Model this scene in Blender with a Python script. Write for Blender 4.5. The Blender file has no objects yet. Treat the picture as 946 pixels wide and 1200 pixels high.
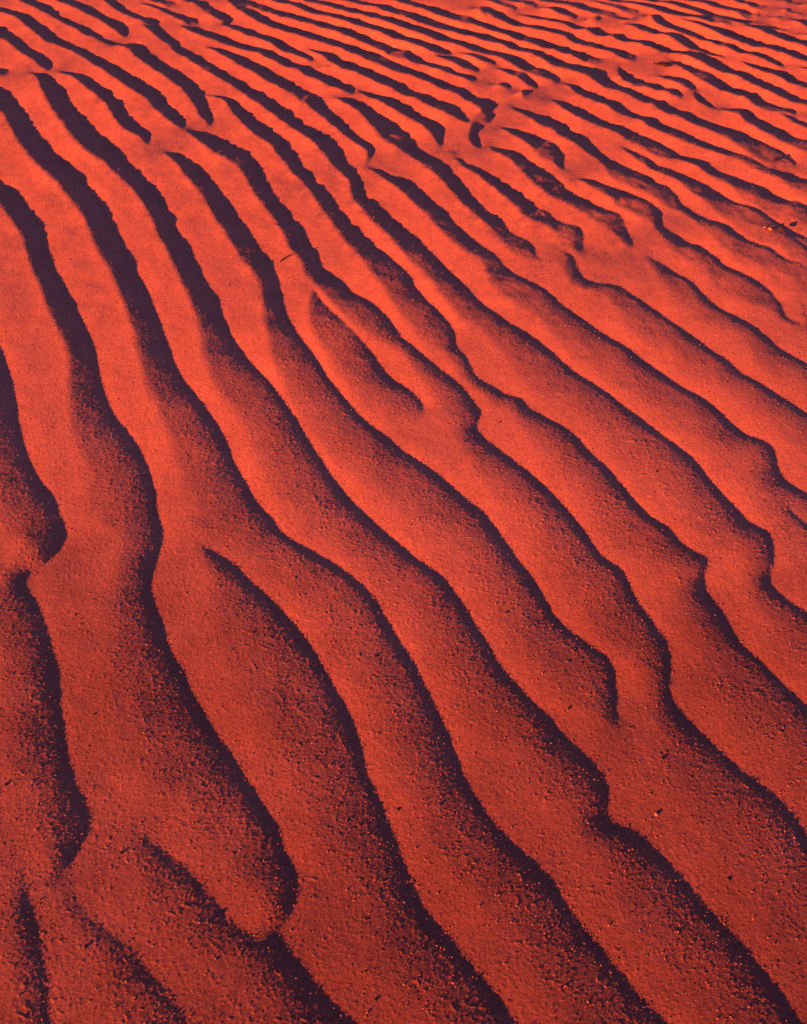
import bpy, math, numpy as np
from mathutils import Vector
R = math.radians
# ------------------------------------------------------------------ camera, sky, sun, exposure
scn = bpy.context.scene
H_CAM, PITCH = 1.5, math.atan(1200 / 1100)
cam = bpy.data.objects.new('camera', bpy.data.cameras.new('camera'))
scn.collection.objects.link(cam)
cam.location = (0, 0, H_CAM)
cam.rotation_euler = (math.pi / 2 - PITCH, 0, 0)
cam.data.sensor_fit = 'VERTICAL'
cam.data.sensor_height = 24
cam.data.lens = 24 * 1100 / 1200
cam.data.clip_start, cam.data.clip_end = 0.05, 2000
scn.camera = cam

SUN_EL, SUN_AZ = 8.5, 51.0            # elevation; direction the light TRAVELS, clockwise from +Y
world = bpy.data.worlds.new('World'); scn.world = world; world.use_nodes = True
wn = world.node_tree
bg = wn.nodes['Background']; bg.inputs['Strength'].default_value = 0.064
sky = wn.nodes.new('ShaderNodeTexSky'); sky.sky_type = 'NISHITA'; sky.sun_disc = False
sky.sun_elevation = R(SUN_EL)
sky.sun_rotation = R(SUN_AZ + 180)
sky.air_density, sky.dust_density, sky.ozone_density = 1.0, 0.2, 4.0
wn.links.new(sky.outputs[0], bg.inputs[0])
ld = bpy.data.lights.new('sun', 'SUN'); ld.energy = 5.0; ld.angle = R(1.0); ld.color = (1.0, 0.50, 0.04)
sun = bpy.data.objects.new('sun', ld); scn.collection.objects.link(sun)
sa, ca = math.sin(R(SUN_AZ)), math.cos(R(SUN_AZ))
trav = Vector((sa * math.cos(R(SUN_EL)), ca * math.cos(R(SUN_EL)), -math.sin(R(SUN_EL))))
sun.rotation_euler = trav.to_track_quat('-Z', 'Y').to_euler()
vs = scn.view_settings
vs.view_transform = 'Standard'; vs.look = 'None'; vs.gamma = 1; vs.use_curve_mapping = False
vs.exposure = 2.1

rng = np.random.default_rng(7)

# ------------------------------------------------------------------ ripple feet, surveyed on the ground (strength, then foot x, foot y, crest x, crest y in mm)
LINES = """1.0 -1193 2196 -1235 2127 -1176 2167 -1218 2099 -1160 2138 -1202 2071 -1144 2110 -1186 2044 -1128 2082 -1170 2017 -1112 2055 -1155 1990 -1096 2028 -1139 1964 -1081 2001 -1125 1939 -1066 1975 -1110 1914 -1051 1949 -1096 1890 -1036 1923 -1082 1867 -1022 1898 -1069 1845 -1008 1873 -1057 1823 -995 1847 -1046 1801 -983 1822 -1036 1779 -972 1796 -1026 1757 -961 1771 -1016 1735 -951 1746 -1007 1712 -942 1721 -997 1689 -933 1697 -988 1665 -924 1672 -978 1640 -914 1649 -968 1615 -904 1626 -956 1590 -894 1603 -944 1566 -883 1581 -932 1541 -873 1559 -919 1517 -862 1538 -907 1493 -850 1517 -894 1470 -838 1498 -882 1446 -826 1479 -871 1424 -813 1461 -861 1403 -800 1443 -852 1384 -787 1426 -842 1369 -775 1408 -832 1356 -763 1391 -823 1344 -752 1373 -816 1334 -742 1354 -810 1325 -733 1335 -805 1317 -726 1316 -802 1310 -722 1297 -802 1302 -721 1279 -796 1295 -722 1261 -785 1287 -726 1246 -777 1277 -731 1232 -776 1266 -739 1220 -778 1255 -748 1211 -781 1243 -759 1204 -787 1230 -768 1194 -791 1211 -771 1180 -793 1186 -767 1163 -799 1157 -757 1147 -797 1132 -745 1134 -791 1111 -733 1120 -783 1092 -723 1105 -774 1073 -714 1090 -765 1057 -705 1075 -756 1041 -696 1060 -747 1027 -688 1044 -740 1013 -681 1029 -733 1000 -673 1014 -727 987 -666 999 -721 973 -659 984 -716 960 -653 969 -711 947 -647 954 -706 933 -641 940 -701 920 -636 925 -696 907 -631 911 -691 893 -626 897 -686 880 -621 883 -681 866 -616 869 -675 853 -611 855 -670 839 -606 842 -664 826 -601 828 -659 812 -596 815 -654 798 -592 802 -648 784 -587 789 -643 771 -582 776 -636 757 -577 763 -629 744 -571 751 -622 731 -565 739 -616 719 -558 727 -610 707 -551 716 -605 696 -544 705 -601 687 -536 694 -598 680 -529 683 -595 673 -523 672 -590 667 -520 660 -586 660 -519 649 -582 654 -519 638 -578 648 -521 627 -576 643 -524 617 -573 636 -527 608 -570 629 -530 598 -567 620 -534 589 -564 610 -539 581 -561 600 -546 575 -558 588 -554 570 -555 571;
1.0 -599 577 -600 577 -591 564 -600 561 -586 549 -600 548 -582 535 -599 533 -577 522 -595 517 -570 509 -590 501 -561 496 -585 488 -553 484 -579 475 -547 471 -573 462 -541 458 -568 450 -534 445 -563 438 -529 433 -558 427 -523 421 -554 415 -519 408 -549 404 -514 396 -545 392 -510 384 -540 381 -506 372 -536 369 -502 361 -532 357 -498 349 -528 346 -494 338 -524 334 -490 326 -520 323 -486 315 -515 312 -482 304 -511 301;
0.6 -521 566 -522 565 -515 552 -520 550 -509 538 -517 535 -500 526 -509 519 -489 515 -498 505 -477 506 -485 493 -465 497 -473 483 -453 489 -461 473 -440 482 -449 464 -428 474 -439 455 -416 465 -431 444 -406 455 -424 432 -395 446 -416 420 -384 436 -407 410 -374 428 -398 401 -363 419 -389 392 -353 409 -380 383 -343 400 -372 373 -334 390 -364 364 -325 380 -356 355 -317 370 -348 346 -309 361 -340 336 -300 351 -332 327 -292 342 -323 318 -283 332 -314 309 -275 323 -306 300 -266 314 -297 291;
1.0 -1523 2992 -1505 2875 -1496 2970 -1479 2853 -1469 2948 -1453 2832 -1443 2925 -1427 2811 -1416 2903 -1402 2791 -1390 2882 -1377 2770 -1365 2860 -1352 2749 -1339 2838 -1328 2728 -1314 2816 -1305 2705 -1289 2794 -1282 2682 -1264 2774 -1262 2663 -1240 2752 -1244 2647 -1217 2723 -1228 2625 -1196 2688 -1212 2597 -1175 2655 -1196 2569 -1154 2623 -1178 2544 -1133 2591 -1160 2521 -1113 2558 -1144 2497 -1096 2524 -1128 2472 -1080 2488 -1114 2444 -1066 2452 -1101 2414 -1054 2416 -1088 2380 -1041 2382 -1072 2344 -1025 2349 -1055 2308 -1008 2318 -1036 2273 -992 2288 -1019 2240 -975 2259 -1003 2207 -959 2230 -988 2174 -942 2202 -973 2144 -926 2174 -958 2116 -911 2147 -943 2089 -895 2119 -928 2063 -880 2092 -913 2038 -865 2065 -899 2014 -851 2039 -885 1990 -837 2012 -872 1967 -824 1985 -860 1943 -811 1959 -849 1919 -799 1932 -840 1895 -789 1905 -832 1870 -779 1879 -825 1844 -770 1852 -817 1817 -761 1826 -809 1789 -751 1800 -801 1759 -741 1775 -792 1729 -731 1751 -782 1699 -720 1727 -772 1668 -708 1705 -760 1639 -695 1684 -748 1613 -682 1665 -733 1591 -668 1645 -719 1571 -655 1626 -707 1551 -642 1607 -696 1532 -629 1589 -687 1513 -617 1569 -678 1495 -605 1550 -671 1478 -595 1529 -664 1461 -585 1509 -657 1444 -576 1489 -651 1429 -568 1468 -645 1413 -560 1448 -638 1398 -553 1427 -633 1383 -546 1407 -628 1368 -541 1387 -622 1354 -535 1367 -611 1341 -529 1347 -595 1329 -522 1328 -580 1316 -515 1309 -569 1302 -511 1290 -564 1288 -511 1272 -563 1274 -513 1255 -564 1260 -516 1238 -564 1245 -517 1221 -565 1227 -517 1203 -566 1207 -516 1186 -566 1185 -514 1168 -565 1162 -510 1151 -562 1140 -505 1134 -558 1118 -498 1118 -554 1097 -491 1102 -549 1077 -484 1086 -544 1057 -477 1070 -539 1037 -471 1055 -534 1018 -464 1040 -529 1000 -457 1025 -523 981 -450 1010 -517 964 -442 996 -510 947 -434 983 -502 931 -426 970 -494 916 -417 956 -485 902 -409 943 -477 888 -402 930 -468 874 -394 917 -460 861 -386 904 -453 847 -379 891 -446 833 -371 879 -438 820 -364 867 -430 807 -356 855 -422 794 -348 843 -413 783 -340 832 -405 771 -332 821 -396 760 -323 810 -387 750 -315 799 -379 739 -306 789 -370 729 -299 778 -362 719 -291 767 -355 709 -284 756 -348 699 -277 745 -341 689 -270 735 -334 679 -262 724 -327 670 -255 713 -320 660 -248 703 -314 651 -241 693 -307 643 -234 683 -300 635 -227 673 -292 627 -220 663 -285 620 -213 653 -278 613 -207 643 -270 607 -202 633 -263 600 -197 622 -257 593 -193 611 -250 587 -189 601 -242 580 -184 591 -234 574 -179 581 -226 568 -175 570 -220 561 -173 560 -216 554 -171 549 -214 548 -170 539 -212 542 -171 529 -209 535 -174 519 -207 528 -178 510 -205 521 -183 502 -206 513 -189 494 -208 503 -194 486 -211 492 -199 478 -213 479 -196 469 -215 462 -189 461 -213 447 -181 455 -208 435 -172 449 -203 424 -165 443 -198 414 -157 436 -192 404 -150 429 -187 395 -143 422 -180 387 -136 415 -173 379 -130 408 -166 372 -123 401 -159 365 -116 394 -152 358 -110 387 -145 351 -103 380 -138 345 -95 374 -131 339 -88 369 -123 333 -81 363 -115 327 -73 357 -108 321 -67 351 -101 316 -60 345 -94 310 -53 339 -88 304 -46 333 -81 298 -39 327 -74 293 -33 321 -68 287;
0.75 -431 644 -431 643 -418 634 -424 623 -405 625 -416 603 -392 616 -407 586 -379 607 -399 571 -367 598 -390 558 -354 590 -380 548 -342 580 -371 538 -331 570 -362 529 -320 560 -353 518 -310 549 -344 509 -300 538 -334 499 -291 528 -323 490 -281 517 -311 481 -271 507 -298 472 -260 498 -283 464 -249 490 -268 457 -237 483 -252 452 -225 476 -237 449 -212 471 -222 446 -200 465 -208 444 -188 459 -194 444;
1.0 -420 1265 -421 1262 -405 1254 -408 1239 -389 1243 -396 1217 -374 1232 -386 1194 -359 1219 -377 1170 -345 1206 -370 1145 -332 1192 -362 1123 -319 1178 -353 1103 -306 1164 -343 1086 -293 1150 -334 1070 -280 1136 -324 1055 -267 1123 -314 1040 -255 1110 -306 1025 -243 1096 -298 1010 -231 1082 -291 994 -220 1068 -284 980 -209 1054 -277 965 -198 1039 -270 952 -188 1024 -262 940 -179 1010 -254 928 -170 995 -246 917 -161 980 -239 905 -153 964 -231 893 -145 949 -224 880 -137 935 -217 868 -129 920 -210 856 -121 905 -204 845 -114 891 -197 833 -107 876 -191 821 -101 861 -185 809 -94 847 -179 797 -89 832 -174 785 -84 817 -168 772 -80 802 -163 760 -76 788 -157 747 -72 773 -152 734 -68 759 -146 721 -64 745 -139 708 -59 732 -134 695 -53 719 -127 682 -47 706 -119 670 -41 693 -112 658 -36 680 -105 646 -32 667 -100 634 -28 655 -96 621 -23 642 -91 609 -18 630 -86 597 -13 618 -81 586 -9 606 -75 574 -4 594 -71 561 0 582 -66 549 3 570 -61 536 6 558 -57 523 11 547 -52 511 16 536 -45 498 22 526 -38 487 29 516 -30 476 36 507 -22 465 43 498 -13 455 51 489 -5 446 58 480 3 436 65 472 11 428 73 463 19 419 80 455 26 411 87 446 33 403 94 438 40 395 101 430 47 387 108 421 54 380 115 413 61 373 122 405 67 365 128 397 73 358 134 388 78 350 139 380 84 342 145 371 89 334 150 363 95 327 156 354 100 319 161 346 106 311 167 338 111 303 172 330 117 296 178 322 122 288 183 314 128 281;
1.0 -1763 3786 -1741 3626 -1731 3752 -1711 3594 -1700 3718 -1681 3561 -1670 3685 -1651 3529 -1640 3652 -1622 3498 -1610 3620 -1593 3467 -1581 3588 -1565 3436 -1551 3557 -1537 3405 -1523 3526 -1511 3375 -1494 3496 -1486 3344 -1466 3465 -1462 3318 -1439 3434 -1441 3296 -1412 3397 -1422 3272 -1387 3356 -1402 3244 -1363 3312 -1383 3210 -1340 3269 -1363 3173 -1318 3225 -1342 3131 -1296 3183 -1319 3088 -1274 3144 -1294 3045 -1251 3107 -1268 3003 -1228 3072 -1243 2964 -1204 3039 -1217 2927 -1181 3008 -1193 2891 -1158 2979 -1169 2858 -1135 2951 -1147 2828 -1112 2922 -1126 2800 -1090 2893 -1105 2775 -1069 2863 -1085 2751 -1048 2833 -1066 2725 -1027 2802 -1048 2697 -1007 2772 -1030 2669 -987 2741 -1013 2641 -968 2711 -997 2614 -949 2681 -981 2588 -931 2650 -966 2561 -914 2617 -953 2534 -899 2583 -940 2505 -885 2550 -926 2476 -871 2516 -913 2445 -856 2484 -898 2414 -842 2453 -882 2385 -827 2422 -866 2357 -813 2392 -850 2329 -798 2363 -834 2301 -784 2334 -819 2273 -769 2306 -805 2245 -755 2278 -792 2218 -742 2250 -779 2191 -728 2223 -767 2165 -715 2195 -755 2138 -703 2168 -744 2112 -691 2141 -733 2087 -679 2114 -722 2062 -668 2087 -711 2037 -657 2061 -701 2012 -646 2035 -691 1986 -636 2009 -682 1960 -625 1983 -672 1935 -616 1958 -662 1909 -606 1932 -652 1882 -597 1907 -641 1856 -587 1883 -630 1829 -576 1860 -619 1802 -564 1839 -606 1775 -552 1818 -594 1750 -539 1798 -582 1727 -527 1779 -569 1705 -514 1760 -557 1684 -502 1742 -547 1665 -489 1723 -536 1645 -478 1704 -527 1626 -466 1685 -518 1608 -455 1666 -510 1590 -445 1647 -501 1572 -435 1627 -493 1555 -426 1607 -484 1537 -417 1587 -476 1519 -408 1568 -469 1500 -400 1548 -461 1480 -392 1529 -453 1460 -383 1511 -445 1441 -374 1492 -435 1422 -365 1475 -425 1403 -356 1457 -415 1385 -347 1440 -406 1366 -339 1422 -396 1348 -330 1405 -385 1329 -320 1390 -373 1313 -309 1376 -360 1298 -298 1364 -346 1285 -287 1350 -332 1273 -279 1334 -319 1262 -271 1319 -306 1250 -260 1307 -292 1237 -248 1296 -279 1225 -236 1286 -265 1213 -224 1276 -252 1201 -212 1267 -240 1190 -200 1259 -228 1179 -188 1250 -216 1169 -176 1241 -206 1158 -164 1233 -195 1149 -153 1224 -186 1139 -141 1215 -177 1129 -130 1205 -168 1120 -119 1196 -160 1111 -108 1186 -153 1102 -98 1175 -146 1092 -88 1164 -140 1082 -79 1152 -133 1073 -71 1140 -127 1064 -63 1127 -121 1054 -55 1114 -115 1043 -49 1100 -111 1031 -42 1087 -106 1019 -36 1074 -101 1007 -29 1061 -96 995 -22 1048 -90 984 -15 1035 -83 974 -9 1023 -77 962 -3 1010 -71 951 3 997 -66 940 9 985 -60 929 15 973 -54 918 21 960 -49 907 26 948 -43 896 32 936 -38 885 37 924 -33 874 42 911 -28 864 47 899 -24 853 51 887 -19 842 56 875 -15 831 60 863 -10 821 64 851 -6 810 68 839 -1 799 72 828 3 789 75 816 8 778 79 804 13 767 82 792 17 756 85 781 21 744 89 770 25 733 92 758 32 722 96 747 40 713 101 737 46 702 106 727 51 691 111 718 56 680 116 708 61 668 121 698 65 657 126 688 70 645 131 679 75 634 136 670 81 624 142 661 87 614 148 653 94 605 154 644 101 596 161 637 108 588 167 629 115 580 174 621 122 572 181 614 128 565 187 607 134 557 194 600 139 549 200 592 145 542 207 585 151 535 213 578 157 528 219 571 162 522 225 563 168 515 230 555 172 508 235 547 177 501 240 539 181 494 244 531 186 487 249 523 191 480 254 515 195 473 258 508 200 465 263 500 205 458 268 492 209 451 272 485 214 443 277 477 219 436 281 470 224 429 286 463 229 421 291 456 234 415 296 449 239 408 301 442 245 401 306 435 250 394 311 429 255 388 316 422 261 381 321 416 266 374 326 409 271 368 331 402 276 361 335 396 281 355 340 389 286 349 345 383 291 342 350 377 297 336 356 372 302 331 361 366 308 325 367 360 313 320 372 354 318 314 377 349 324 309 382 343 329 303 387 337 333 298 391 331 338 292 396 326 343 287 401 320 348 281;
1.0 -1415 3633 -1414 3628 -1394 3641 -1385 3607 -1367 3623 -1352 3528 -1340 3595 -1331 3466 -1313 3563 -1314 3434 -1288 3518 -1298 3395 -1264 3474 -1279 3356 -1241 3432 -1257 3318 -1217 3391 -1235 3276 -1193 3351 -1212 3234 -1170 3312 -1189 3192 -1147 3274 -1165 3151 -1124 3237 -1142 3111 -1102 3202 -1118 3072 -1079 3168 -1094 3036 -1056 3136 -1071 3003 -1033 3107 -1048 2976 -1011 3079 -1026 2953 -988 3052 -1005 2935 -966 3023 -985 2921 -948 2986 -968 2901 -933 2946 -951 2872 -912 2916 -928 2841 -891 2890 -905 2813 -871 2862 -885 2786 -851 2833 -866 2759 -832 2804 -848 2732 -813 2774 -832 2705 -795 2743 -816 2676 -778 2713 -801 2647 -761 2682 -787 2618 -745 2651 -773 2590 -730 2619 -759 2560 -716 2586 -747 2529 -704 2552 -735 2497 -691 2520 -721 2463 -675 2494 -706 2434 -659 2468 -691 2409 -646 2436 -678 2383 -634 2406 -666 2355 -622 2376 -653 2326 -609 2347 -640 2297 -596 2319 -628 2268 -583 2292 -615 2239 -570 2265 -603 2211 -558 2238 -591 2184 -545 2212 -580 2158 -533 2186 -569 2132 -521 2160 -558 2106 -510 2134 -548 2080 -499 2109 -539 2053 -488 2083 -530 2026 -478 2058 -521 1999 -468 2032 -513 1969 -458 2007 -505 1939 -447 1984 -494 1909 -436 1961 -483 1881 -424 1940 -472 1854 -412 1919 -460 1829 -399 1899 -447 1806 -386 1880 -434 1785 -373 1863 -421 1767 -360 1845 -408 1749 -348 1827 -396 1733 -335 1809 -384 1717 -324 1790 -374 1700 -313 1771 -365 1682 -302 1752 -357 1664 -292 1732 -349 1645 -282 1713 -340 1628 -272 1694 -331 1611 -262 1675 -322 1594 -253 1656 -313 1576 -245 1637 -305 1557 -237 1617 -298 1538 -228 1598 -290 1519 -219 1580 -281 1501 -210 1563 -271 1483 -200 1546 -261 1467 -191 1529 -251 1450 -182 1512 -242 1433 -173 1495 -232 1415 -165 1478 -223 1398 -156 1462 -213 1381 -147 1446 -203 1365 -138 1431 -192 1350 -128 1416 -181 1335 -119 1402 -169 1320 -109 1388 -158 1306 -99 1375 -147 1292 -89 1362 -136 1279 -78 1349 -124 1268 -68 1337 -112 1257 -58 1325 -101 1246 -48 1313 -91 1233 -38 1301 -81 1221 -27 1290 -71 1208 -17 1279 -62 1195 -7 1267 -53 1182 3 1256 -44 1170 13 1245 -35 1159 23 1235 -26 1148 33 1225 -17 1139 43 1215 -7 1130 54 1206 2 1123 64 1196 10 1114 73 1185 17 1105 81 1173 22 1094 89 1160 28 1083 96 1148 33 1073 103 1135 39 1063 110 1122 44 1052 116 1109 50 1042 122 1096 55 1031 128 1083 61 1020 133 1070 66 1008 139 1057 71 996 144 1044 77 984 150 1032 83 972 155 1020 89 960 161 1007 95 948 166 995 101 936 172 983 108 925 177 971 115 913 183 960 123 902 189 949 130 891 196 938 138 880 203 929 146 870 210 919 155 861 217 909 163 852 224 899 171 843 231 890 179 834 238 881 186 825 246 873 192 816 253 863 198 806 259 853 204 796 264 843 209 787 269 833 214 777 275 823 220 768 282 815 227 760 289 807 234 753 297 799 240 746 303 790 245 739 309 781 250 731 315 772 253 724 321 763 256 717 326 754 260 710 331 745 264 704 335 735 271 700 338 724 277 696 339 713 283 691 338 702 287 686 334 691 290 680 329 681 292 673 324 671 295 663 321 661 302 650 329 656 312 637 339 653 320 626 348 649 326 617 357 646 331 609 366 642 335 601 374 638 339 593 382 632 342 585 389 626 344 576 395 619 346 568 401 612 349 560 407 605 353 553 412 598 356 547 417 590 361 540 422 582 365 534 427 574 369 527 431 567 372 519 436 559 376 511 441 552 380 504 445 544 384 496 450 537 388 489 454 530 392 482 459 522 397 475 464 515 402 468 469 509 407 462 474 502 412 456 479 495 418 449 484 489 423 443 489 482 428 437 494 476 432 431 499 469 437 425 503 462 440 419 506 455 444 412 510 448 448 406 514 441 451 400 518 434 456 394 523 428 460 388 527 422 464 383 531 415 468 377 535 408 472 371 538 402 475 365 542 395 478 359 544 388 481 353 547 381 483 347 549 373 485 340 551 366 488 334 554 359 490 327 556 353 493 321 559 346 495 314 561 339 498 308 564 332 501 302 567 326 504 295 569 319 506 289 572 313 509 283;
1.0 -1336 3675 -1335 3671 -1317 3663 -1315 3652 -1300 3653 -1295 3634 -1282 3646 -1276 3618 -1265 3641 -1257 3603 -1248 3633 -1238 3584 -1230 3623 -1221 3562 -1212 3608 -1205 3542 -1194 3589 -1190 3521 -1176 3568 -1173 3496 -1159 3547 -1156 3470 -1142 3527 -1139 3446 -1124 3509 -1123 3427 -1107 3491 -1108 3411 -1090 3470 -1094 3395 -1074 3446 -1081 3375 -1058 3419 -1068 3351 -1043 3393 -1056 3326 -1028 3366 -1043 3299 -1014 3339 -1030 3272 -1001 3310 -1017 3245 -988 3281 -1002 3216 -974 3255 -985 3189 -959 3233 -967 3165 -943 3213 -950 3146 -928 3196 -934 3132 -912 3177 -920 3121 -898 3156 -907 3111 -884 3131 -896 3101 -873 3103 -884 3087 -864 3075 -871 3067 -856 3045 -858 3043;
1.0 -795 3005 -794 2997 -775 2996 -772 2961 -755 2984 -753 2929 -735 2966 -737 2900 -716 2944 -722 2871 -697 2920 -707 2842 -679 2895 -692 2815 -661 2870 -677 2789 -644 2844 -663 2764 -627 2817 -649 2740 -611 2789 -635 2716 -596 2761 -622 2692 -582 2731 -609 2665 -569 2701 -598 2635 -556 2670 -586 2603 -543 2642 -572 2573 -528 2615 -558 2546 -514 2588 -544 2519 -501 2562 -530 2493 -487 2535 -517 2466 -474 2509 -504 2440 -461 2483 -492 2413 -448 2458 -480 2387 -435 2433 -468 2362 -422 2409 -456 2339 -409 2386 -442 2322 -397 2361 -429 2304 -386 2336 -420 2284 -375 2310 -411 2265 -365 2285 -401 2247 -357 2258 -392 2230 -353 2230 -386 2209 -351 2202 -383 2184 -347 2175 -378 2153 -340 2149 -372 2121 -332 2125 -366 2090 -323 2101 -359 2058 -314 2078 -352 2028 -304 2055 -344 1999 -294 2034 -336 1971 -284 2013 -328 1944 -274 1993 -320 1919 -263 1973 -312 1894 -252 1954 -304 1871 -242 1935 -295 1849 -232 1916 -287 1828 -222 1896 -278 1808 -213 1876 -270 1788 -205 1857 -261 1768 -196 1837 -252 1748 -186 1819 -242 1729 -177 1801 -231 1711 -167 1784 -221 1694 -157 1768 -210 1676 -147 1751 -199 1659 -137 1734 -189 1642 -128 1718 -178 1625 -118 1702 -167 1610 -108 1687 -155 1595 -98 1672 -142 1582 -87 1658 -130 1570 -76 1645 -118 1556 -66 1632 -107 1543 -55 1620 -96 1528 -44 1607 -86 1513 -34 1594 -77 1497 -24 1581 -68 1481 -13 1569 -58 1465 -2 1558 -49 1451 9 1548 -39 1438 20 1538 -29 1427 31 1528 -19 1417 42 1517 -9 1406 52 1506 0 1396 62 1494 9 1386 71 1482 18 1375 81 1470 27 1365 90 1459 36 1354 100 1447 44 1344 109 1435 53 1334 118 1424 61 1324 128 1412 70 1314 137 1401 78 1305 146 1390 86 1296 155 1379 95 1288 164 1368 105 1283 171 1355 111 1273 178 1342 116 1260 185 1329 122 1248 192 1316 127 1237 198 1303 132 1225 204 1289 138 1213 210 1276 144 1202 216 1263 149 1190 222 1250 155 1179 228 1237 161 1167 234 1225 166 1155 240 1213 172 1143 247 1202 175 1130 253 1189 180 1118 258 1176 185 1105 263 1164 190 1093 268 1151 196 1081 272 1138 202 1069 277 1126 208 1057 281 1113 214 1045 286 1101 220 1034 291 1090 228 1022 297 1079 236 1011 304 1069 245 1001 311 1060 254 992 318 1051 262 983 326 1042 269 973 334 1034 275 964 342 1026 279 954 350 1018 283 946 357 1011 286 938 365 1003 288 932 373 995 291 926 379 986 295 920 384 976 299 916 387 964 304 912 388 952 310 909 387 939 315 907 386 927 321 903 384 915 327 898 382 902 332 892 380 890 339 883 379 878 346 872 378 866 355 862 378 855 365 852 377 843 375 842;
1.0 -2005 4435 -1992 4395 -1986 4426 -1973 4385 -1967 4416 -1954 4376 -1947 4407 -1935 4367 -1928 4398 -1916 4358 -1909 4389 -1897 4349 -1890 4380 -1878 4340 -1871 4371 -1859 4331 -1852 4361 -1840 4322 -1833 4352 -1822 4313 -1814 4343 -1803 4304 -1795 4334 -1784 4294 -1777 4325 -1765 4285 -1758 4315 -1746 4274 -1739 4305 -1726 4260 -1720 4296 -1705 4242 -1702 4288 -1684 4223 -1684 4280 -1665 4207 -1665 4269 -1647 4194 -1646 4257 -1629 4181 -1627 4242 -1612 4165 -1607 4224 -1593 4143 -1587 4205 -1574 4117 -1568 4184 -1556 4089 -1549 4163 -1538 4060 -1529 4140 -1521 4036 -1510 4116 -1504 4017 -1491 4090 -1488 3995 -1473 4059 -1470 3969 -1455 4031 -1451 3943 -1436 4007 -1431 3922 -1418 3987 -1410 3908 -1400 3969 -1391 3896 -1382 3952 -1373 3883 -1364 3937 -1355 3871 -1346 3921 -1338 3857 -1328 3905 -1321 3843 -1311 3888 -1303 3826 -1293 3872 -1286 3809 -1276 3856 -1269 3793 -1259 3841 -1253 3777 -1242 3823 -1236 3758 -1224 3802 -1219 3734 -1208 3785 -1201 3710 -1191 3771 -1182 3688 -1174 3757 -1165 3669 -1157 3743 -1149 3651 -1141 3729 -1133 3634 -1124 3713 -1118 3616 -1108 3695 -1104 3598 -1092 3677 -1089 3580 -1076 3657 -1075 3561 -1060 3635 -1060 3540 -1044 3614 -1045 3519 -1029 3594 -1028 3498 -1013 3577 -1012 3478 -997 3560 -996 3460 -982 3545 -980 3445 -966 3530 -966 3431 -951 3514 -953 3418 -936 3497 -941 3404 -921 3477 -930 3389 -908 3453 -919 3370 -895 3427 -907 3348 -882 3402 -895 3324 -869 3380 -881 3301 -855 3360 -867 3280 -841 3340 -854 3262 -827 3320 -842 3245 -814 3298 -830 3230 -802 3275 -818 3217 -790 3251 -807 3204 -779 3226 -795 3192 -770 3199 -781 3181 -762 3171 -765 3167;
1.0 -1951 4297 -1921 4180 -1931 4282 -1901 4166 -1911 4267 -1882 4151 -1891 4252 -1862 4137 -1872 4237 -1843 4123 -1852 4222 -1824 4109 -1833 4208 -1805 4095 -1813 4193 -1786 4081 -1794 4178 -1768 4067 -1775 4164 -1749 4053 -1756 4149 -1730 4039 -1737 4135 -1712 4026 -1718 4121 -1694 4012 -1699 4106 -1676 3999 -1680 4091 -1659 3985 -1661 4076 -1642 3972 -1643 4061 -1627 3959 -1624 4038 -1612 3943 -1605 4015 -1597 3927 -1586 3991 -1581 3915 -1567 3966 -1564 3898 -1549 3940 -1546 3875 -1531 3915 -1526 3847 -1512 3892 -1505 3816 -1495 3875 -1484 3790 -1477 3863 -1466 3776 -1460 3848 -1451 3766 -1442 3829 -1437 3753 -1424 3806 -1424 3735 -1408 3780 -1411 3714 -1391 3752 -1398 3695 -1375 3725 -1384 3679 -1359 3699 -1369 3672 -1350 3666 -1352 3664;
1.0 -1800 3815 -1768 3709 -1782 3807 -1749 3701 -1763 3798 -1731 3692 -1745 3789 -1713 3684 -1726 3781 -1695 3676 -1708 3772 -1677 3667 -1689 3764 -1659 3659 -1671 3756 -1641 3651 -1653 3747 -1624 3643 -1635 3739 -1606 3635 -1616 3730 -1588 3627 -1598 3722 -1571 3620 -1580 3713 -1553 3613 -1562 3704 -1536 3607 -1544 3696 -1521 3613 -1527 3692 -1513 3644 -1511 3690 -1509 3685;
1.0 -1692 4441 -1678 4384 -1674 4429 -1658 4365 -1655 4417 -1638 4347 -1636 4406 -1618 4327 -1618 4395 -1597 4306 -1600 4384 -1578 4286 -1581 4372 -1561 4269 -1563 4358 -1546 4255 -1544 4340 -1532 4245 -1525 4316 -1518 4233 -1506 4289 -1503 4220 -1487 4259 -1487 4207 -1469 4230 -1468 4190 -1451 4206 -1448 4169 -1432 4185 -1428 4147 -1414 4166 -1409 4125 -1396 4150 -1389 4102 -1379 4138 -1369 4082 -1362 4127 -1352 4066 -1344 4113 -1336 4048 -1327 4094 -1319 4022 -1309 4074 -1301 3999 -1292 4057 -1284 3981 -1274 4041 -1267 3968 -1257 4027 -1253 3962 -1241 4012 -1241 3967 -1229 3979 -1231 3962 -1213 3956 -1212 3938 -1197 3945 -1193 3917 -1181 3936 -1177 3905 -1164 3918 -1164 3898 -1148 3892 -1149 3889;
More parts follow.
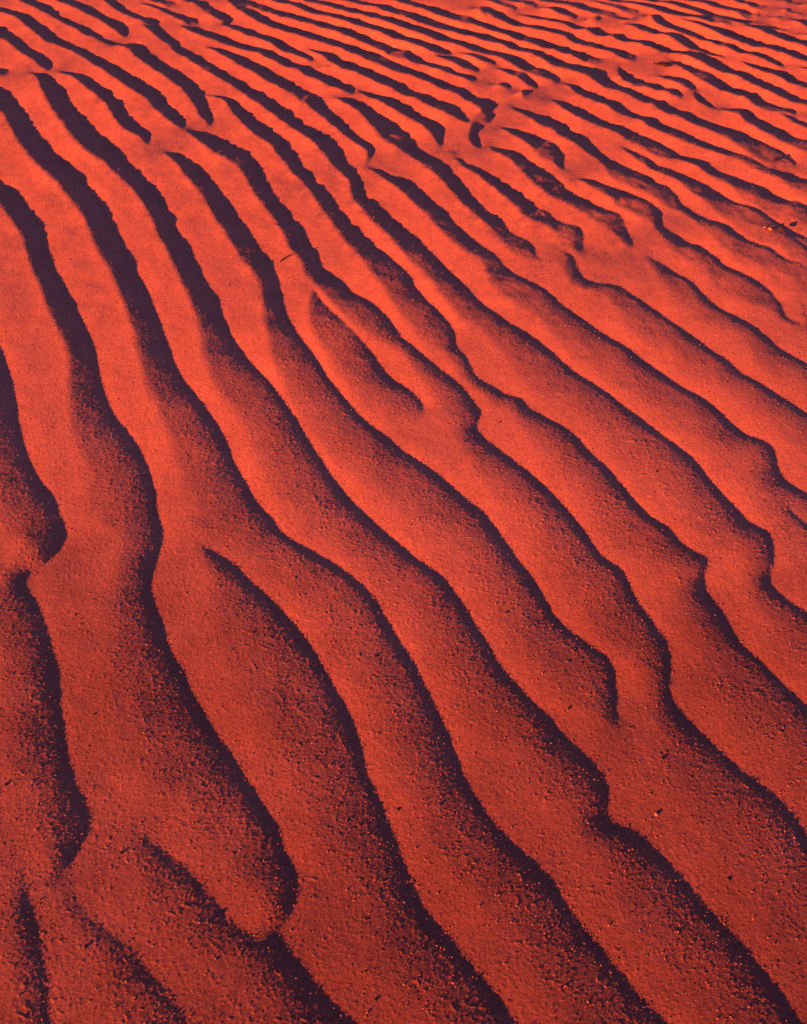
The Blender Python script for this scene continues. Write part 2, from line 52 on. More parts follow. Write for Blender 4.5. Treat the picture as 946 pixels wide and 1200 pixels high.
1.0 -1524 4476 -1507 4377 -1504 4459 -1487 4359 -1485 4442 -1468 4341 -1466 4426 -1449 4323 -1446 4409 -1431 4306 -1427 4393 -1413 4291 -1408 4375 -1397 4279 -1389 4352 -1381 4264 -1370 4328 -1363 4245 -1351 4304 -1345 4226 -1332 4282 -1326 4209 -1314 4261 -1307 4192 -1295 4242 -1288 4173 -1277 4223 -1270 4153 -1259 4205 -1252 4133 -1241 4185 -1234 4110 -1223 4164 -1214 4082 -1205 4145 -1193 4048 -1188 4139 -1175 4020 -1173 4142 -1173 4037 -1161 4116 -1173 4043 -1155 4077 -1172 4028 -1142 4041 -1158 4011 -1127 4007 -1138 3989 -1118 3972 -1119 3970;
1.0 -1304 4458 -1303 4388 -1285 4431 -1286 4356 -1266 4402 -1269 4330 -1249 4367 -1252 4310 -1231 4336 -1232 4285 -1213 4309 -1212 4258 -1194 4285 -1192 4235 -1176 4265 -1172 4218 -1158 4248 -1152 4201 -1140 4236 -1133 4181 -1123 4223 -1115 4162 -1105 4209 -1097 4145 -1087 4195 -1079 4128 -1070 4182 -1061 4111 -1052 4169 -1044 4095 -1035 4158 -1030 4086 -1018 4148 -1022 4100 -1011 4118 -1013 4115;
1.0 -1070 4099 -1069 4091 -1049 4086 -1044 4047 -1027 4070 -1021 4011 -1005 4051 -1002 3984 -983 4027 -986 3973 -967 3987 -970 3941 -951 3964 -948 3903 -931 3962 -928 3888 -911 3949 -918 3888 -906 3903 -915 3851 -887 3872 -892 3814 -866 3849 -868 3785 -846 3827 -846 3762 -826 3804 -827 3738 -806 3780 -808 3712 -786 3755 -788 3685 -767 3731 -769 3657 -748 3710 -749 3632 -728 3690 -732 3614 -709 3665 -715 3600 -691 3637 -697 3583 -674 3609 -679 3560 -656 3584 -659 3535 -637 3562 -639 3510 -619 3544 -620 3486 -600 3528 -602 3463 -582 3508 -585 3438 -564 3486 -567 3408 -546 3468 -550 3380 -528 3456 -533 3362 -510 3440 -519 3352 -494 3413 -505 3333 -479 3385 -491 3308 -463 3361 -475 3283 -447 3339 -458 3261 -430 3316 -442 3240 -414 3294 -426 3221 -399 3271 -411 3201 -383 3248 -395 3180 -368 3226 -379 3159 -352 3205 -363 3139 -337 3184 -348 3119 -322 3162 -332 3099 -307 3143 -316 3076 -291 3125 -301 3051 -275 3109 -288 3025 -260 3092 -278 2998 -245 3074 -271 2972 -230 3056 -263 2954 -217 3032 -254 2949 -216 2998 -249 2945 -213 2965 -240 2925 -203 2939 -225 2896 -191 2916 -209 2870 -178 2893 -195 2847 -166 2870 -184 2827 -154 2848 -175 2811 -146 2821 -169 2790 -146 2790 -170 2758 -138 2763 -163 2723 -128 2738 -152 2692 -118 2715 -141 2663 -107 2694 -129 2637 -95 2674 -117 2612 -83 2655 -105 2591 -71 2637 -93 2571 -59 2619 -82 2551 -48 2601 -71 2532 -36 2583 -60 2513 -25 2565 -49 2494 -13 2547 -38 2475 -2 2530 -28 2456 9 2512 -18 2436 20 2495 -8 2417 31 2478 2 2398 42 2461 12 2381 53 2443 22 2365 63 2426 32 2350 73 2409 43 2336 83 2392 53 2321 93 2374 62 2306 102 2355 71 2289 111 2337 79 2271 120 2318 88 2253 129 2301 96 2234 138 2283 105 2216 147 2266 113 2197 156 2249 121 2180 165 2232 130 2163 174 2216 139 2146 183 2199 148 2130 191 2183 158 2114 200 2166 168 2099 209 2151 178 2083 218 2136 188 2069 228 2123 199 2056 239 2112 211 2047 249 2100 221 2036 258 2086 230 2020 266 2070 236 2002 275 2057 244 1982 286 2048 252 1967 296 2038 260 1953 306 2026 268 1937 315 2013 275 1921 325 2001 282 1906 334 1989 289 1893 343 1976 297 1879 352 1964 305 1867 360 1952 312 1854 369 1939 320 1842 378 1927 328 1830 386 1914 336 1818 394 1901 344 1806 402 1888 352 1794 410 1875 360 1781 417 1862 367 1767 425 1850 375 1753 434 1840 383 1740 443 1830 391 1728 453 1820 400 1716 462 1810 407 1705 470 1800 415 1693 479 1790 422 1682 487 1779 429 1671 496 1769 435 1659 503 1758 442 1648 511 1747 448 1636 519 1735 454 1624 526 1724 460 1612 533 1712 466 1600 540 1701 472 1588 547 1690 478 1576 555 1679 485 1564 562 1668 491 1553 569 1657 498 1543 577 1647 506 1533 584 1637 513 1524 592 1627 520 1515 599 1617 527 1506 607 1608 534 1498 614 1598 541 1489 621 1588 548 1481 628 1578 554 1473 635 1568 560 1465 642 1557 566 1457 648 1547 572 1448 653 1535 577 1439 658 1524 581 1430 663 1512 586 1420 668 1500 590 1410 672 1488 594 1400 676 1476 599 1389 681 1464 603 1378 685 1452 607 1367 689 1440 611 1356 693 1429 616 1345 698 1417 620 1333 702 1406 624 1322 707 1395 628 1310 712 1385 632 1299 716 1375 636 1288 721 1364 641 1278 725 1353 647 1270 727 1341 657 1266 732 1332 667 1261 740 1326 673 1256 748 1321 678 1252 755 1314 681 1247 762 1305 684 1242 766 1295 687 1237 767 1283 692 1235 766 1270 697 1232 764 1257 700 1228 762 1243 702 1223 759 1230 704 1216 754 1217 706 1209 747 1205 707 1201 740 1193 708 1190 734 1181 709 1176 732 1169 711 1158 736 1159 709 1139 740 1150 707 1121 745 1142 707 1104 751 1135 708 1089 757 1128 710 1075 764 1122 713 1063 770 1115 715 1051 776 1109 718 1040 783 1102 721 1029 789 1096 726 1020 795 1090 732 1012 801 1083 737 1005 807 1077 743 998 813 1071 749 992 819 1064 755 986 825 1058 761 980 831 1052 767 974 837 1046 773 969 843 1040 779 963 849 1034 785 957;
1.0 -1141 3906 -1136 3889 -1128 3917 -1113 3867 -1115 3926 -1094 3847 -1100 3931 -1081 3835 -1084 3927 -1073 3837 -1067 3902 -1063 3809 -1051 3874 -1049 3776 -1034 3851 -1034 3753 -1017 3829 -1019 3735 -1000 3807 -1003 3715 -984 3783 -987 3692 -967 3760 -970 3671 -951 3738 -953 3651 -935 3717 -936 3631 -919 3698 -919 3609 -902 3681 -902 3587 -886 3664 -886 3567 -870 3647 -871 3547 -854 3629 -856 3527 -838 3612 -843 3509 -823 3596 -830 3498 -808 3575 -819 3487 -794 3548 -810 3469 -782 3519 -799 3447 -769 3492 -788 3425 -757 3465 -776 3401 -744 3438 -766 3376 -732 3412 -756 3351 -720 3385 -748 3328 -710 3356 -741 3306 -703 3325 -732 3286 -695 3294 -721 3266 -687 3265 -708 3246 -676 3239 -693 3230 -672 3211 -685 3216 -679 3189 -686 3200 -688 3173 -692 3181 -697 3156 -698 3160;
1.0 -1132 4348 -1131 4341 -1116 4348 -1112 4327 -1099 4342 -1095 4316 -1082 4330 -1079 4303 -1064 4314 -1061 4287 -1047 4301 -1043 4271 -1029 4290 -1026 4257 -1012 4276 -1009 4241 -995 4259 -992 4223 -977 4242 -974 4200 -960 4228 -955 4177 -943 4217 -936 4153 -927 4207 -918 4130 -910 4197 -900 4106 -893 4188 -885 4087 -877 4179 -876 4086 -860 4169 -875 4123 -855 4136 -869 4143 -865 4114 -870 4124 -876 4096 -877 4099;
1.0 -917 4092 -916 4086 -900 4086 -897 4061 -884 4079 -879 4038 -867 4071 -861 4018 -850 4059 -845 3999 -833 4047 -827 3981 -817 4036 -810 3966 -800 4026 -794 3953 -783 4015 -778 3942 -767 4004 -762 3931 -750 3991 -746 3921 -734 3978 -731 3909 -718 3963 -716 3896 -701 3948 -700 3883 -685 3934 -684 3870 -669 3919 -667 3858 -653 3906 -651 3846 -637 3894 -633 3834 -621 3888 -615 3823 -606 3885 -599 3813 -591 3885 -584 3807 -575 3880 -571 3801 -559 3868 -559 3792 -544 3849 -546 3771 -529 3832 -531 3750 -514 3819 -516 3738 -498 3805 -502 3730 -484 3788 -489 3720 -469 3767 -475 3707 -456 3744 -461 3690 -442 3723 -444 3670 -427 3717 -425 3656 -413 3719 -411 3656 -398 3715 -401 3663 -387 3688 -393 3640 -374 3667 -378 3605 -359 3657 -362 3579 -345 3651 -346 3567 -330 3642 -333 3558 -315 3630 -320 3549 -301 3614 -307 3536 -288 3599 -294 3521 -274 3584 -280 3506 -260 3570 -266 3492 -246 3558 -253 3481 -232 3546 -240 3476 -219 3531 -228 3470 -206 3513 -216 3464 -194 3492 -205 3460 -186 3464 -190 3457;
1.0 -1131 4441 -1128 4407 -1112 4420 -1107 4383 -1093 4408 -1086 4362 -1075 4403 -1065 4348 -1057 4399 -1045 4335 -1039 4394 -1027 4322 -1020 4387 -1010 4307 -1002 4378 -1000 4304 -984 4359 -999 4338 -988 4329 -995 4340 -1002 4314 -1003 4317;
1.0 -981 4450 -972 4387 -964 4441 -955 4372 -946 4432 -937 4357 -929 4423 -921 4344 -912 4412 -906 4333 -895 4398 -894 4324 -878 4376 -882 4313 -865 4341 -870 4300 -853 4311 -854 4270 -837 4303 -833 4221 -820 4292 -815 4196 -804 4279 -799 4176 -787 4264 -784 4157 -771 4247 -772 4142 -755 4229 -761 4131 -739 4209 -755 4132 -724 4183 -750 4151 -720 4148 -741 4164 -732 4132 -740 4154 -746 4124 -748 4138 -760 4118 -760 4120;
1.0 -739 4099 -738 4093 -724 4104 -721 4078 -708 4094 -706 4060 -692 4078 -689 4033 -676 4076 -670 4012 -660 4070 -655 4000 -643 4057 -639 3984 -627 4045 -623 3971 -611 4037 -608 3969 -595 4022 -594 3961 -579 4005 -579 3944 -563 3991 -562 3928 -547 3979 -546 3915 -531 3967 -531 3905 -515 3951 -517 3889 -500 3932 -503 3865 -485 3914 -487 3840 -469 3899 -472 3818 -454 3886 -458 3801 -438 3875 -445 3804 -427 3847 -433 3804 -414 3822 -417 3788 -399 3814 -399 3768 -384 3805 -385 3755 -369 3791 -374 3746 -355 3772 -363 3742 -347 3739 -348 3737;
1.0 -311 3686 -310 3681 -295 3701 -293 3680 -278 3699 -278 3694;
1.0 -785 3878 -785 3872 -769 3874 -767 3857 -752 3867 -749 3840 -735 3857 -732 3818 -718 3846 -714 3794 -701 3836 -697 3771 -685 3825 -682 3751 -668 3811 -666 3733 -651 3795 -651 3714 -635 3779 -635 3695 -619 3762 -619 3674 -603 3748 -603 3653 -586 3735 -588 3636 -570 3722 -575 3623 -555 3704 -563 3610 -541 3679 -550 3594 -527 3654 -537 3575 -513 3629 -521 3553 -498 3611 -504 3533 -483 3596 -488 3520 -467 3580 -472 3505 -453 3562 -457 3487 -438 3547 -442 3470 -423 3533 -427 3455 -407 3521 -412 3448 -393 3507 -398 3446 -382 3481 -387 3404 -367 3471 -372 3363 -352 3468 -362 3348 -337 3471 -353 3353 -326 3457 -347 3373 -327 3425 -349 3361 -318 3396 -340 3337 -307 3372 -326 3314 -295 3349 -311 3290 -282 3328 -297 3268 -270 3307 -284 3248 -258 3287 -272 3230 -246 3266 -259 3212 -234 3245 -248 3194 -223 3224 -236 3175 -212 3203 -224 3155 -200 3183 -212 3135 -188 3164 -199 3118 -176 3146 -187 3101 -164 3128 -175 3083 -153 3110 -163 3066 -141 3092 -152 3049 -130 3074 -142 3033 -119 3055 -132 3019 -108 3036 -123 3012 -103 3010 -118 3003 -107 2983 -120 2987 -112 2958 -122 2965 -118 2934 -124 2938 -124 2910 -125 2911;
1.0 -115 2916 -116 2909 -99 2900 -102 2886 -84 2885 -87 2862 -68 2870 -73 2839 -53 2856 -59 2817 -37 2843 -44 2795 -21 2829 -30 2774 -6 2816 -17 2753 9 2801 -5 2733 24 2786 7 2713 38 2769 18 2696 51 2750 28 2678 63 2729 39 2661 74 2706 50 2642 86 2684 62 2622 97 2663 74 2601 109 2644 85 2580 121 2624 96 2559 133 2604 106 2539 143 2583 116 2518 154 2562 126 2497 164 2541 135 2476 175 2521 146 2456 185 2500 158 2438 195 2480 170 2423 206 2461 184 2409 216 2442 199 2395 228 2427 212 2381 241 2414 224 2366 253 2400 232 2345 264 2384 238 2325 274 2365 246 2308 280 2342 248 2274 289 2323 255 2245 300 2308 266 2226 311 2293 278 2209 323 2279 290 2193 334 2267 302 2177 346 2255 314 2163 359 2244 326 2152 371 2234 337 2144 383 2224 349 2139 394 2210 359 2131 403 2194 367 2120 411 2175 374 2104 418 2157 381 2085 427 2141 388 2065 436 2125 397 2046 446 2112 405 2028 456 2099 414 2011 466 2086 423 1994 476 2073 431 1978 486 2059 439 1962 496 2046 448 1946 505 2033 456 1930 515 2020 464 1916 524 2007 473 1902 534 1995 482 1889 544 1984 492 1878 554 1973 501 1868 564 1961 510 1857 573 1949 518 1845 582 1936 525 1831 590 1922 532 1817 598 1908 539 1801 606 1895 546 1786 615 1883 553 1772 623 1870 561 1760 632 1859 570 1748 641 1847 579 1736 650 1836 588 1725 658 1825 597 1714 667 1814 606 1703 676 1803 614 1693 685 1792 623 1683 694 1782 632 1674 703 1773 641 1666 713 1764 651 1660 722 1754 660 1653 730 1743 668 1645 737 1731 674 1635 744 1719 680 1623 750 1706 685 1610 757 1692 690 1597 762 1679 694 1582 768 1666 699 1567 774 1653 704 1552 781 1642 709 1538 788 1631 716 1526 796 1621 723 1516 805 1613 731 1509 814 1605 739 1503 824 1599 748 1500 834 1593 756 1497 842 1584 765 1495 847 1571 774 1494 848 1555 780 1490 847 1539 784 1484 844 1522 785 1474 843 1505 785 1458 843 1490 785 1439 844 1475 785 1418 849 1463 788 1398 856 1453 793 1383 863 1445 801 1370 872 1438 809 1360 880 1430 816 1350 887 1422 823 1341 894 1413 830 1332 900 1404 836 1323 907 1395 842 1314 913 1385 848 1305 919 1375 854 1297 924 1366 860 1288 930 1356 865 1279 936 1347 871 1270 942 1337 876 1261;
1.0 -742 3464 -742 3459 -721 3454 -721 3444 -701 3444 -699 3428 -680 3434 -678 3413 -659 3426 -658 3401 -639 3410 -640 3373 -619 3386 -624 3331 -601 3360 -609 3291 -582 3333 -594 3259 -564 3304 -579 3231 -548 3273 -563 3200 -532 3242 -546 3169 -515 3213 -527 3139 -497 3188 -507 3113 -479 3167 -487 3087 -460 3152 -470 3065 -441 3137 -456 3051 -426 3110 -445 3034 -414 3075 -436 3009 -400 3045 -423 2983 -385 3017 -408 2959 -372 2987 -394 2934 -360 2955 -381 2908 -349 2923 -368 2877 -336 2894 -353 2844 -321 2873 -336 2820 -306 2849 -321 2797 -292 2824 -309 2774 -279 2798 -297 2750 -266 2771 -287 2723 -255 2743 -276 2694 -243 2717 -265 2665 -231 2691 -253 2637 -218 2667 -241 2611 -206 2643 -229 2585 -194 2619 -218 2560 -182 2595 -207 2535 -170 2571 -195 2510 -158 2548 -184 2484 -146 2526 -171 2459 -134 2505 -159 2436 -121 2485 -146 2414 -108 2466 -133 2393 -96 2447 -121 2371 -83 2427 -110 2347 -71 2408 -100 2323 -58 2391 -89 2301 -45 2374 -78 2281 -32 2357 -68 2263 -20 2340 -59 2247 -8 2322 -49 2231 3 2302 -41 2214 12 2280 -33 2197 19 2257 -26 2177 26 2234 -18 2156 35 2212 -8 2134 44 2192 2 2113 54 2174 12 2093 65 2157 22 2074 76 2141 32 2057 87 2124 42 2042 97 2106 50 2029 106 2088 58 2015 114 2068 66 2003 122 2048 74 1991 128 2027 83 1980 132 2005 92 1969 133 1982 101 1957 132 1959 110 1941 137 1940 121 1918 148 1927 130 1898 157 1911 136 1881 164 1892 141 1866 168 1872 148 1851 172 1852 156 1835 178 1833 166 1816 187 1819 177 1798 198 1808 188 1783 209 1797 198 1769 219 1786 207 1756 230 1775 218 1742 241 1765 230 1730 253 1758 243 1722 266 1756 255 1721 278 1749 264 1718 285 1734 269 1706 291 1717 272 1687 299 1704 279 1666 309 1694 288 1647 320 1685 297 1630 331 1677 305 1613 342 1669 312 1597 353 1662 317 1583 364 1653 323 1569 373 1643 328 1556 382 1632 334 1545 391 1619 339 1533 398 1606 344 1520 405 1593 349 1507 411 1579 353 1492 418 1565 357 1478 425 1552 363 1464 432 1540 369 1453 440 1528 377 1443 448 1516 384 1432 455 1504 389 1420 461 1491 395 1407 467 1478 399 1393 472 1464 404 1380 478 1451 409 1366 484 1438 414 1353 489 1425 420 1340 495 1413 426 1327 501 1400 432 1315 507 1388 439 1302 513 1376 445 1290 519 1365 452 1278 526 1355 460 1268 534 1345 469 1260 543 1338 479 1254 551 1330 490 1248 558 1320 498 1241 564 1309 504 1232 569 1297 509 1221 575 1286 515 1212 581 1275 522 1206 588 1266 532 1202 596 1258 542 1199 603 1250 552 1198 611 1241 563 1199 618 1233 574 1201 621 1221 583 1202 616 1207 579 1197 608 1194 569 1185 603 1181 560 1169 600 1167 555 1150 599 1153 552 1131 601 1141 551 1112 605 1129 551 1096 609 1119 553 1080 613 1108 554 1065 617 1097 555 1051 620 1086 556 1036 623 1075 557 1022 627 1064 558 1008 630 1053 560 995 633 1042 563 982 636 1032 565 969 641 1022 568 957 645 1013 572 946 651 1004 577 936 657 996 582 926 662 988 587 917 667 980 592 908 673 972 597 900 678 963 602 891 682 955 607 883 687 946 612 875 692 938 617 867 697 930 622 859 701 921 627 852 706 913 631 844 711 905 636 836 715 897 641 829 720 889 645 821 725 881 650 814 729 873 655 806 734 865 659 799 738 857 664 792 743 850 668 784 747 842 673 777 751 834 677 770 756 827 682 763 760 819 686 755 764 811 691 748;
1.0 -746 3156 -745 3148 -725 3149 -721 3113 -704 3141 -699 3080 -682 3127 -680 3050 -661 3109 -660 3019 -640 3090 -640 2989 -619 3073 -620 2963 -598 3057 -600 2942 -578 3043 -582 2926 -557 3027 -566 2914 -537 3008 -551 2903 -519 2982 -540 2886 -502 2952 -529 2864 -487 2920 -518 2843 -474 2885 -507 2819 -463 2849 -496 2791 -452 2813 -484 2758 -440 2779 -470 2724 -427 2748 -454 2691 -413 2718 -438 2661 -399 2690 -423 2632 -385 2661 -408 2604 -371 2633 -395 2577 -357 2606 -382 2550 -344 2579 -369 2522 -331 2551 -358 2494 -318 2524 -347 2465 -306 2496 -337 2435 -294 2470 -326 2409 -281 2444 -314 2386 -268 2420 -301 2367 -258 2392 -291 2345 -253 2362 -284 2317 -246 2332 -274 2286 -235 2309 -257 2259 -220 2290 -239 2236 -206 2273 -223 2212 -191 2257 -210 2188 -176 2240 -196 2164 -162 2224 -183 2142 -148 2208 -170 2121 -133 2192 -157 2101 -119 2177 -145 2082 -104 2165 -133 2067 -89 2150 -122 2052 -76 2134 -112 2038 -64 2115 -103 2023 -52 2096 -92 2012 -42 2075 -80 2004 -33 2053 -66 1996 -24 2031 -51 1987 -15 2009 -36 1975 -6 1989 -21 1960 6 1972 -6 1944 18 1956 6 1927 30 1940 17 1909 41 1924 26 1889 53 1908 36 1869 65 1893 46 1849 76 1879 56 1831 88 1864 65 1812 99 1849 73 1793 110 1834 81 1775 121 1819 88 1757 131 1803 95 1739 141 1787 100 1723 150 1769 105 1707 158 1752 110 1694 166 1734 115 1683 173 1716 123 1674 179 1697 130 1665 178 1675 136 1656 171 1656 138 1647 165 1637 139 1626 171 1619 146 1595 181 1605 155 1569 191 1593 163 1547 201 1580 172 1527 211 1569 180 1509 222 1557 188 1492 232 1546 196 1477 242 1534 204 1462 252 1522 211 1447 262 1510 218 1433 271 1498 224 1418 280 1486 230 1403 289 1473 235 1388 298 1461 240 1372 306 1448 244 1356 315 1435 248 1341 323 1422 253 1327 330 1409 258 1314 338 1396 264 1301 345 1383 270 1290 352 1369 277 1279 358 1355 284 1268 364 1341 291 1258 370 1328 299 1247 376 1314 306 1236 382 1301 314 1226 388 1287 321 1214 393 1274 327 1200 398 1260 330 1185 403 1247 334 1170 411 1235 339 1157 419 1226 346 1148 429 1218 353 1139 437 1208 361 1132 443 1196 369 1125 448 1183 377 1118 451 1169 383 1109 453 1155 386 1098 454 1141 387 1085 457 1127 389 1073 461 1114 393 1061 466 1102 398 1050 471 1091 403 1039 476 1079 408 1029 481 1068 413 1020 486 1056 418 1011 490 1044 423 1003 493 1032 428 996 496 1020 433 989 497 1007 438 982 496 993 442 975 495 980 446 967 492 967 449 958 489 953 451 947 486 940 453 935 483 927 455 921 482 915 457 907 482 902 458 892 484 891 458 876 487 880 457 860 491 870 458 844 496 861 459 830 502 852 461 816 508 843 464 803 514 835 467 791 520 827 471 780 526 820 475 770 532 812 479 760 538 804 483 750 544 796 487 740 549 788 490 729 555 780 494 720 560 772 498 710 566 765 503 702 572 758 509 695 578 751 515 688 585 744 521 682 591 737 527 676 597 730 533 670 603 724 538 664 610 717 542 657 616 711 545 650 622 704 547 642 626 696 549 635 630 688 552 628 634 680 556 622 637 671 559 616 640 662 563 610 642 654 567 604 645 645 570 597 647 637 573 590 650 628 575 583 653 620 578 575 655 611 581 567 658 603 583 560 660 595 586 552 662 586 588 545 665 578 591 537 667 570 593 529 670 562 596 522;
0.9 -249 2206 -251 2203 -239 2184 -252 2162 -229 2162 -251 2119 -218 2142 -246 2081 -206 2124 -238 2050 -194 2107 -228 2025 -182 2090 -218 2003 -170 2073 -208 1983 -158 2056 -198 1964 -147 2039 -189 1946 -135 2022 -180 1928 -124 2005 -171 1910 -114 1987 -163 1893 -104 1969 -154 1877 -95 1950 -144 1862 -86 1931 -135 1846 -77 1912 -125 1830 -68 1894 -115 1813 -60 1875 -106 1794 -52 1855 -97 1773 -43 1838 -88 1752 -33 1824 -77 1734 -21 1812 -66 1718 -9 1801 -56 1705 3 1789 -46 1694 14 1777 -36 1685 24 1763 -25 1680 34 1748 -12 1680 42 1731 4 1686 47 1713 22 1693 47 1692 45 1692;
1.0 -751 4424 -756 4352 -734 4396 -740 4317 -718 4368 -723 4282 -701 4345 -705 4252 -684 4324 -687 4230 -668 4303 -671 4208 -651 4281 -655 4184 -635 4259 -639 4162 -618 4238 -623 4141 -602 4216 -608 4122 -587 4192 -592 4105 -571 4167 -575 4086 -556 4146 -557 4065 -539 4134 -539 4053 -523 4123 -523 4048 -507 4106 -507 4034 -491 4091 -491 4019 -475 4078 -474 4006 -459 4069 -456 3994 -443 4064 -440 3985 -427 4057 -426 3980 -411 4045 -412 3972 -396 4030 -397 3958 -380 4016 -382 3944 -365 4004 -366 3931 -349 3992 -350 3918 -334 3980 -335 3907 -318 3969 -319 3895 -303 3958 -304 3884 -287 3948 -289 3874 -272 3938 -275 3866 -257 3925 -261 3860 -243 3906 -248 3847 -229 3888 -233 3826 -214 3878 -217 3805 -199 3871 -201 3790 -184 3862 -186 3776 -169 3852 -172 3757 -154 3843 -158 3740 -139 3835 -144 3725 -124 3825 -130 3710 -110 3815 -118 3693 -95 3806 -105 3681 -80 3795 -93 3675 -67 3779 -81 3667 -54 3760 -69 3654 -41 3740 -57 3641 -29 3722 -43 3630 -16 3705 -27 3622 -2 3691 -12 3613 12 3681 4 3609 26 3670 18 3605 39 3657 31 3598 52 3641 44 3587 65 3626 57 3574 78 3611 71 3560 91 3599 85 3547 105 3591 98 3536 118 3582 110 3528 131 3566 121 3515 142 3546 133 3493 155 3536 148 3473 169 3533 162 3464 183 3528 175 3456 197 3524 187 3450 210 3515 197 3447 220 3495 205 3436 228 3471 213 3413 240 3455 224 3390 252 3441 237 3371 264 3428 249 3352 276 3417 260 3332 289 3409 267 3312 302 3403 270 3303 314 3391 274 3310 314 3364 272 3311 310 3334 273 3305 315 3308 283 3297 316 3279 291 3283 308 3253 292 3268 297 3232 287 3254 285 3218 276 3244 271 3209 259 3238 259 3193 242 3219 250 3170 231 3183 246 3143 225 3140 247 3116 224 3102 251 3091 228 3070 254 3065 238 3050 256 3039 255 3038;
1.0 -749 4458 -747 4386 -732 4441 -730 4369 -715 4424 -712 4350 -698 4410 -693 4330 -681 4399 -675 4313 -664 4391 -659 4302 -648 4380 -643 4291 -631 4367 -628 4277 -614 4352 -613 4263 -598 4336 -597 4248 -582 4320 -582 4233 -566 4304 -566 4217 -549 4287 -550 4201 -533 4271 -533 4187 -517 4256 -516 4172 -501 4244 -499 4157 -485 4237 -482 4148 -469 4232 -467 4147 -454 4219 -453 4144 -438 4202 -438 4131 -422 4191 -421 4116 -407 4184 -405 4108 -391 4175 -391 4103 -375 4162 -377 4095 -360 4145 -362 4079 -345 4131 -346 4062 -330 4120 -330 4048 -314 4111 -314 4035 -299 4103 -299 4025 -283 4095 -284 4016 -268 4084 -271 4006 -253 4070 -257 3992 -239 4055 -243 3975 -224 4042 -228 3960 -209 4030 -213 3948 -194 4018 -199 3936 -180 4006 -185 3927 -165 3992 -172 3918 -152 3972 -158 3904 -138 3957 -144 3885 -123 3945 -128 3866 -109 3935 -114 3849 -94 3928 -100 3836 -80 3919 -86 3825 -66 3904 -73 3809 -53 3887 -60 3784 -38 3877 -45 3759 -24 3873 -31 3748 -9 3871 -18 3742 5 3868 -7 3739 20 3861 3 3749 30 3837 11 3750 36 3804 18 3735 46 3782 33 3722 59 3766 51 3716 72 3752 66 3712 85 3738 80 3706 98 3725 94 3694 111 3711 107 3670 125 3706 121 3649 139 3705 134 3637 153 3700 145 3629 166 3692 155 3625 178 3677 165 3628 181 3646 175 3628 192 3631 190 3615 206 3627 203 3599 220 3623 216 3586 233 3618 228 3572 247 3612 239 3563 259 3601 250 3565 267 3576 265 3573;
1.0 -603 4458 -602 4402 -587 4443 -586 4387 -570 4428 -569 4370 -554 4416 -551 4354 -538 4407 -534 4339 -522 4403 -517 4330 -506 4398 -502 4326 -490 4388 -489 4322 -474 4371 -475 4309 -458 4353 -460 4292 -443 4336 -445 4275 -427 4320 -429 4259 -412 4304 -413 4243 -397 4289 -397 4225 -381 4277 -380 4207 -365 4270 -363 4193 -350 4266 -347 4185 -334 4262 -333 4184 -319 4254 -319 4186 -304 4241 -305 4178 -289 4226 -290 4163 -273 4214 -275 4147 -258 4204 -259 4133 -243 4195 -244 4122 -228 4185 -230 4110 -213 4173 -216 4096 -198 4160 -202 4082 -184 4148 -187 4069 -169 4136 -172 4056 -154 4126 -157 4049 -139 4116 -143 4043 -125 4105 -129 4031 -110 4092 -115 4016 -96 4080 -102 4001 -82 4068 -88 3988 -68 4053 -75 3975 -54 4037 -62 3959 -40 4022 -48 3943 -27 4009 -33 3929 -12 3998 -19 3919 2 3988 -4 3910 16 3979 10 3902 30 3970 24 3893 44 3960 38 3883 58 3950 51 3872 72 3940 64 3860 86 3929 77 3848 99 3917 90 3834 113 3905 103 3822 126 3893 116 3811 139 3881 129 3804 152 3869 143 3800 165 3857 158 3804 179 3845 174 3815 192 3833 191 3828;
1.0 131 3794 131 3788 148 3792 146 3763 164 3789 162 3738 181 3786 176 3715 198 3781 190 3696 214 3773 203 3682 229 3761 215 3667 244 3744 226 3654 258 3724 238 3648 270 3702 252 3646 282 3678 269 3652 284 3644 282 3642;
1.0 -457 4458 -458 4403 -441 4441 -442 4386 -425 4424 -425 4367 -409 4412 -408 4350 -393 4404 -390 4338 -377 4400 -374 4333 -360 4393 -359 4330 -344 4381 -344 4321 -328 4369 -328 4307 -312 4360 -312 4290 -296 4353 -296 4277 -280 4344 -281 4268 -265 4331 -267 4256 -249 4317 -251 4242 -234 4305 -236 4228 -218 4295 -220 4216 -203 4286 -204 4209 -187 4277 -189 4206 -172 4266 -174 4200 -156 4252 -159 4185 -141 4243 -143 4170 -126 4236 -128 4159 -110 4227 -113 4150 -95 4218 -98 4142 -80 4207 -84 4131 -65 4195 -70 4115 -50 4182 -56 4097 -36 4169 -42 4079 -21 4157 -28 4063 -6 4144 -14 4048 8 4132 0 4031 23 4120 15 4014 37 4111 29 3998 52 4104 43 3988 67 4094 57 3983 81 4080 70 3977 95 4066 83 3966 109 4053 97 3953 123 4040 111 3942 136 4027 124 3933 150 4013 138 3925 163 3999 152 3917 177 3986 167 3909 191 3974 181 3904 204 3961 195 3897 217 3947 209 3888 231 3933 222 3877 244 3921 235 3863 257 3909 249 3847 271 3898 262 3832 284 3889 275 3819 298 3880 289 3807 312 3871 303 3796 325 3863 317 3786 340 3858 331 3778 354 3856 345 3777 368 3850 357 3772 381 3840 369 3759 394 3829 379 3744 407 3818 390 3728 420 3806 401 3714 432 3792 412 3703 443 3775 423 3690 454 3757 434 3676 464 3740 445 3659 475 3723 457 3637 488 3712 469 3616 501 3707 482 3604 515 3702 494 3592 528 3695 503 3580 540 3684 512 3573 551 3669 521 3568 561 3651 529 3566 570 3630 538 3566 577 3607 548 3570 580 3578 559 3573 570 3553 563 3564 557 3535 556 3538;
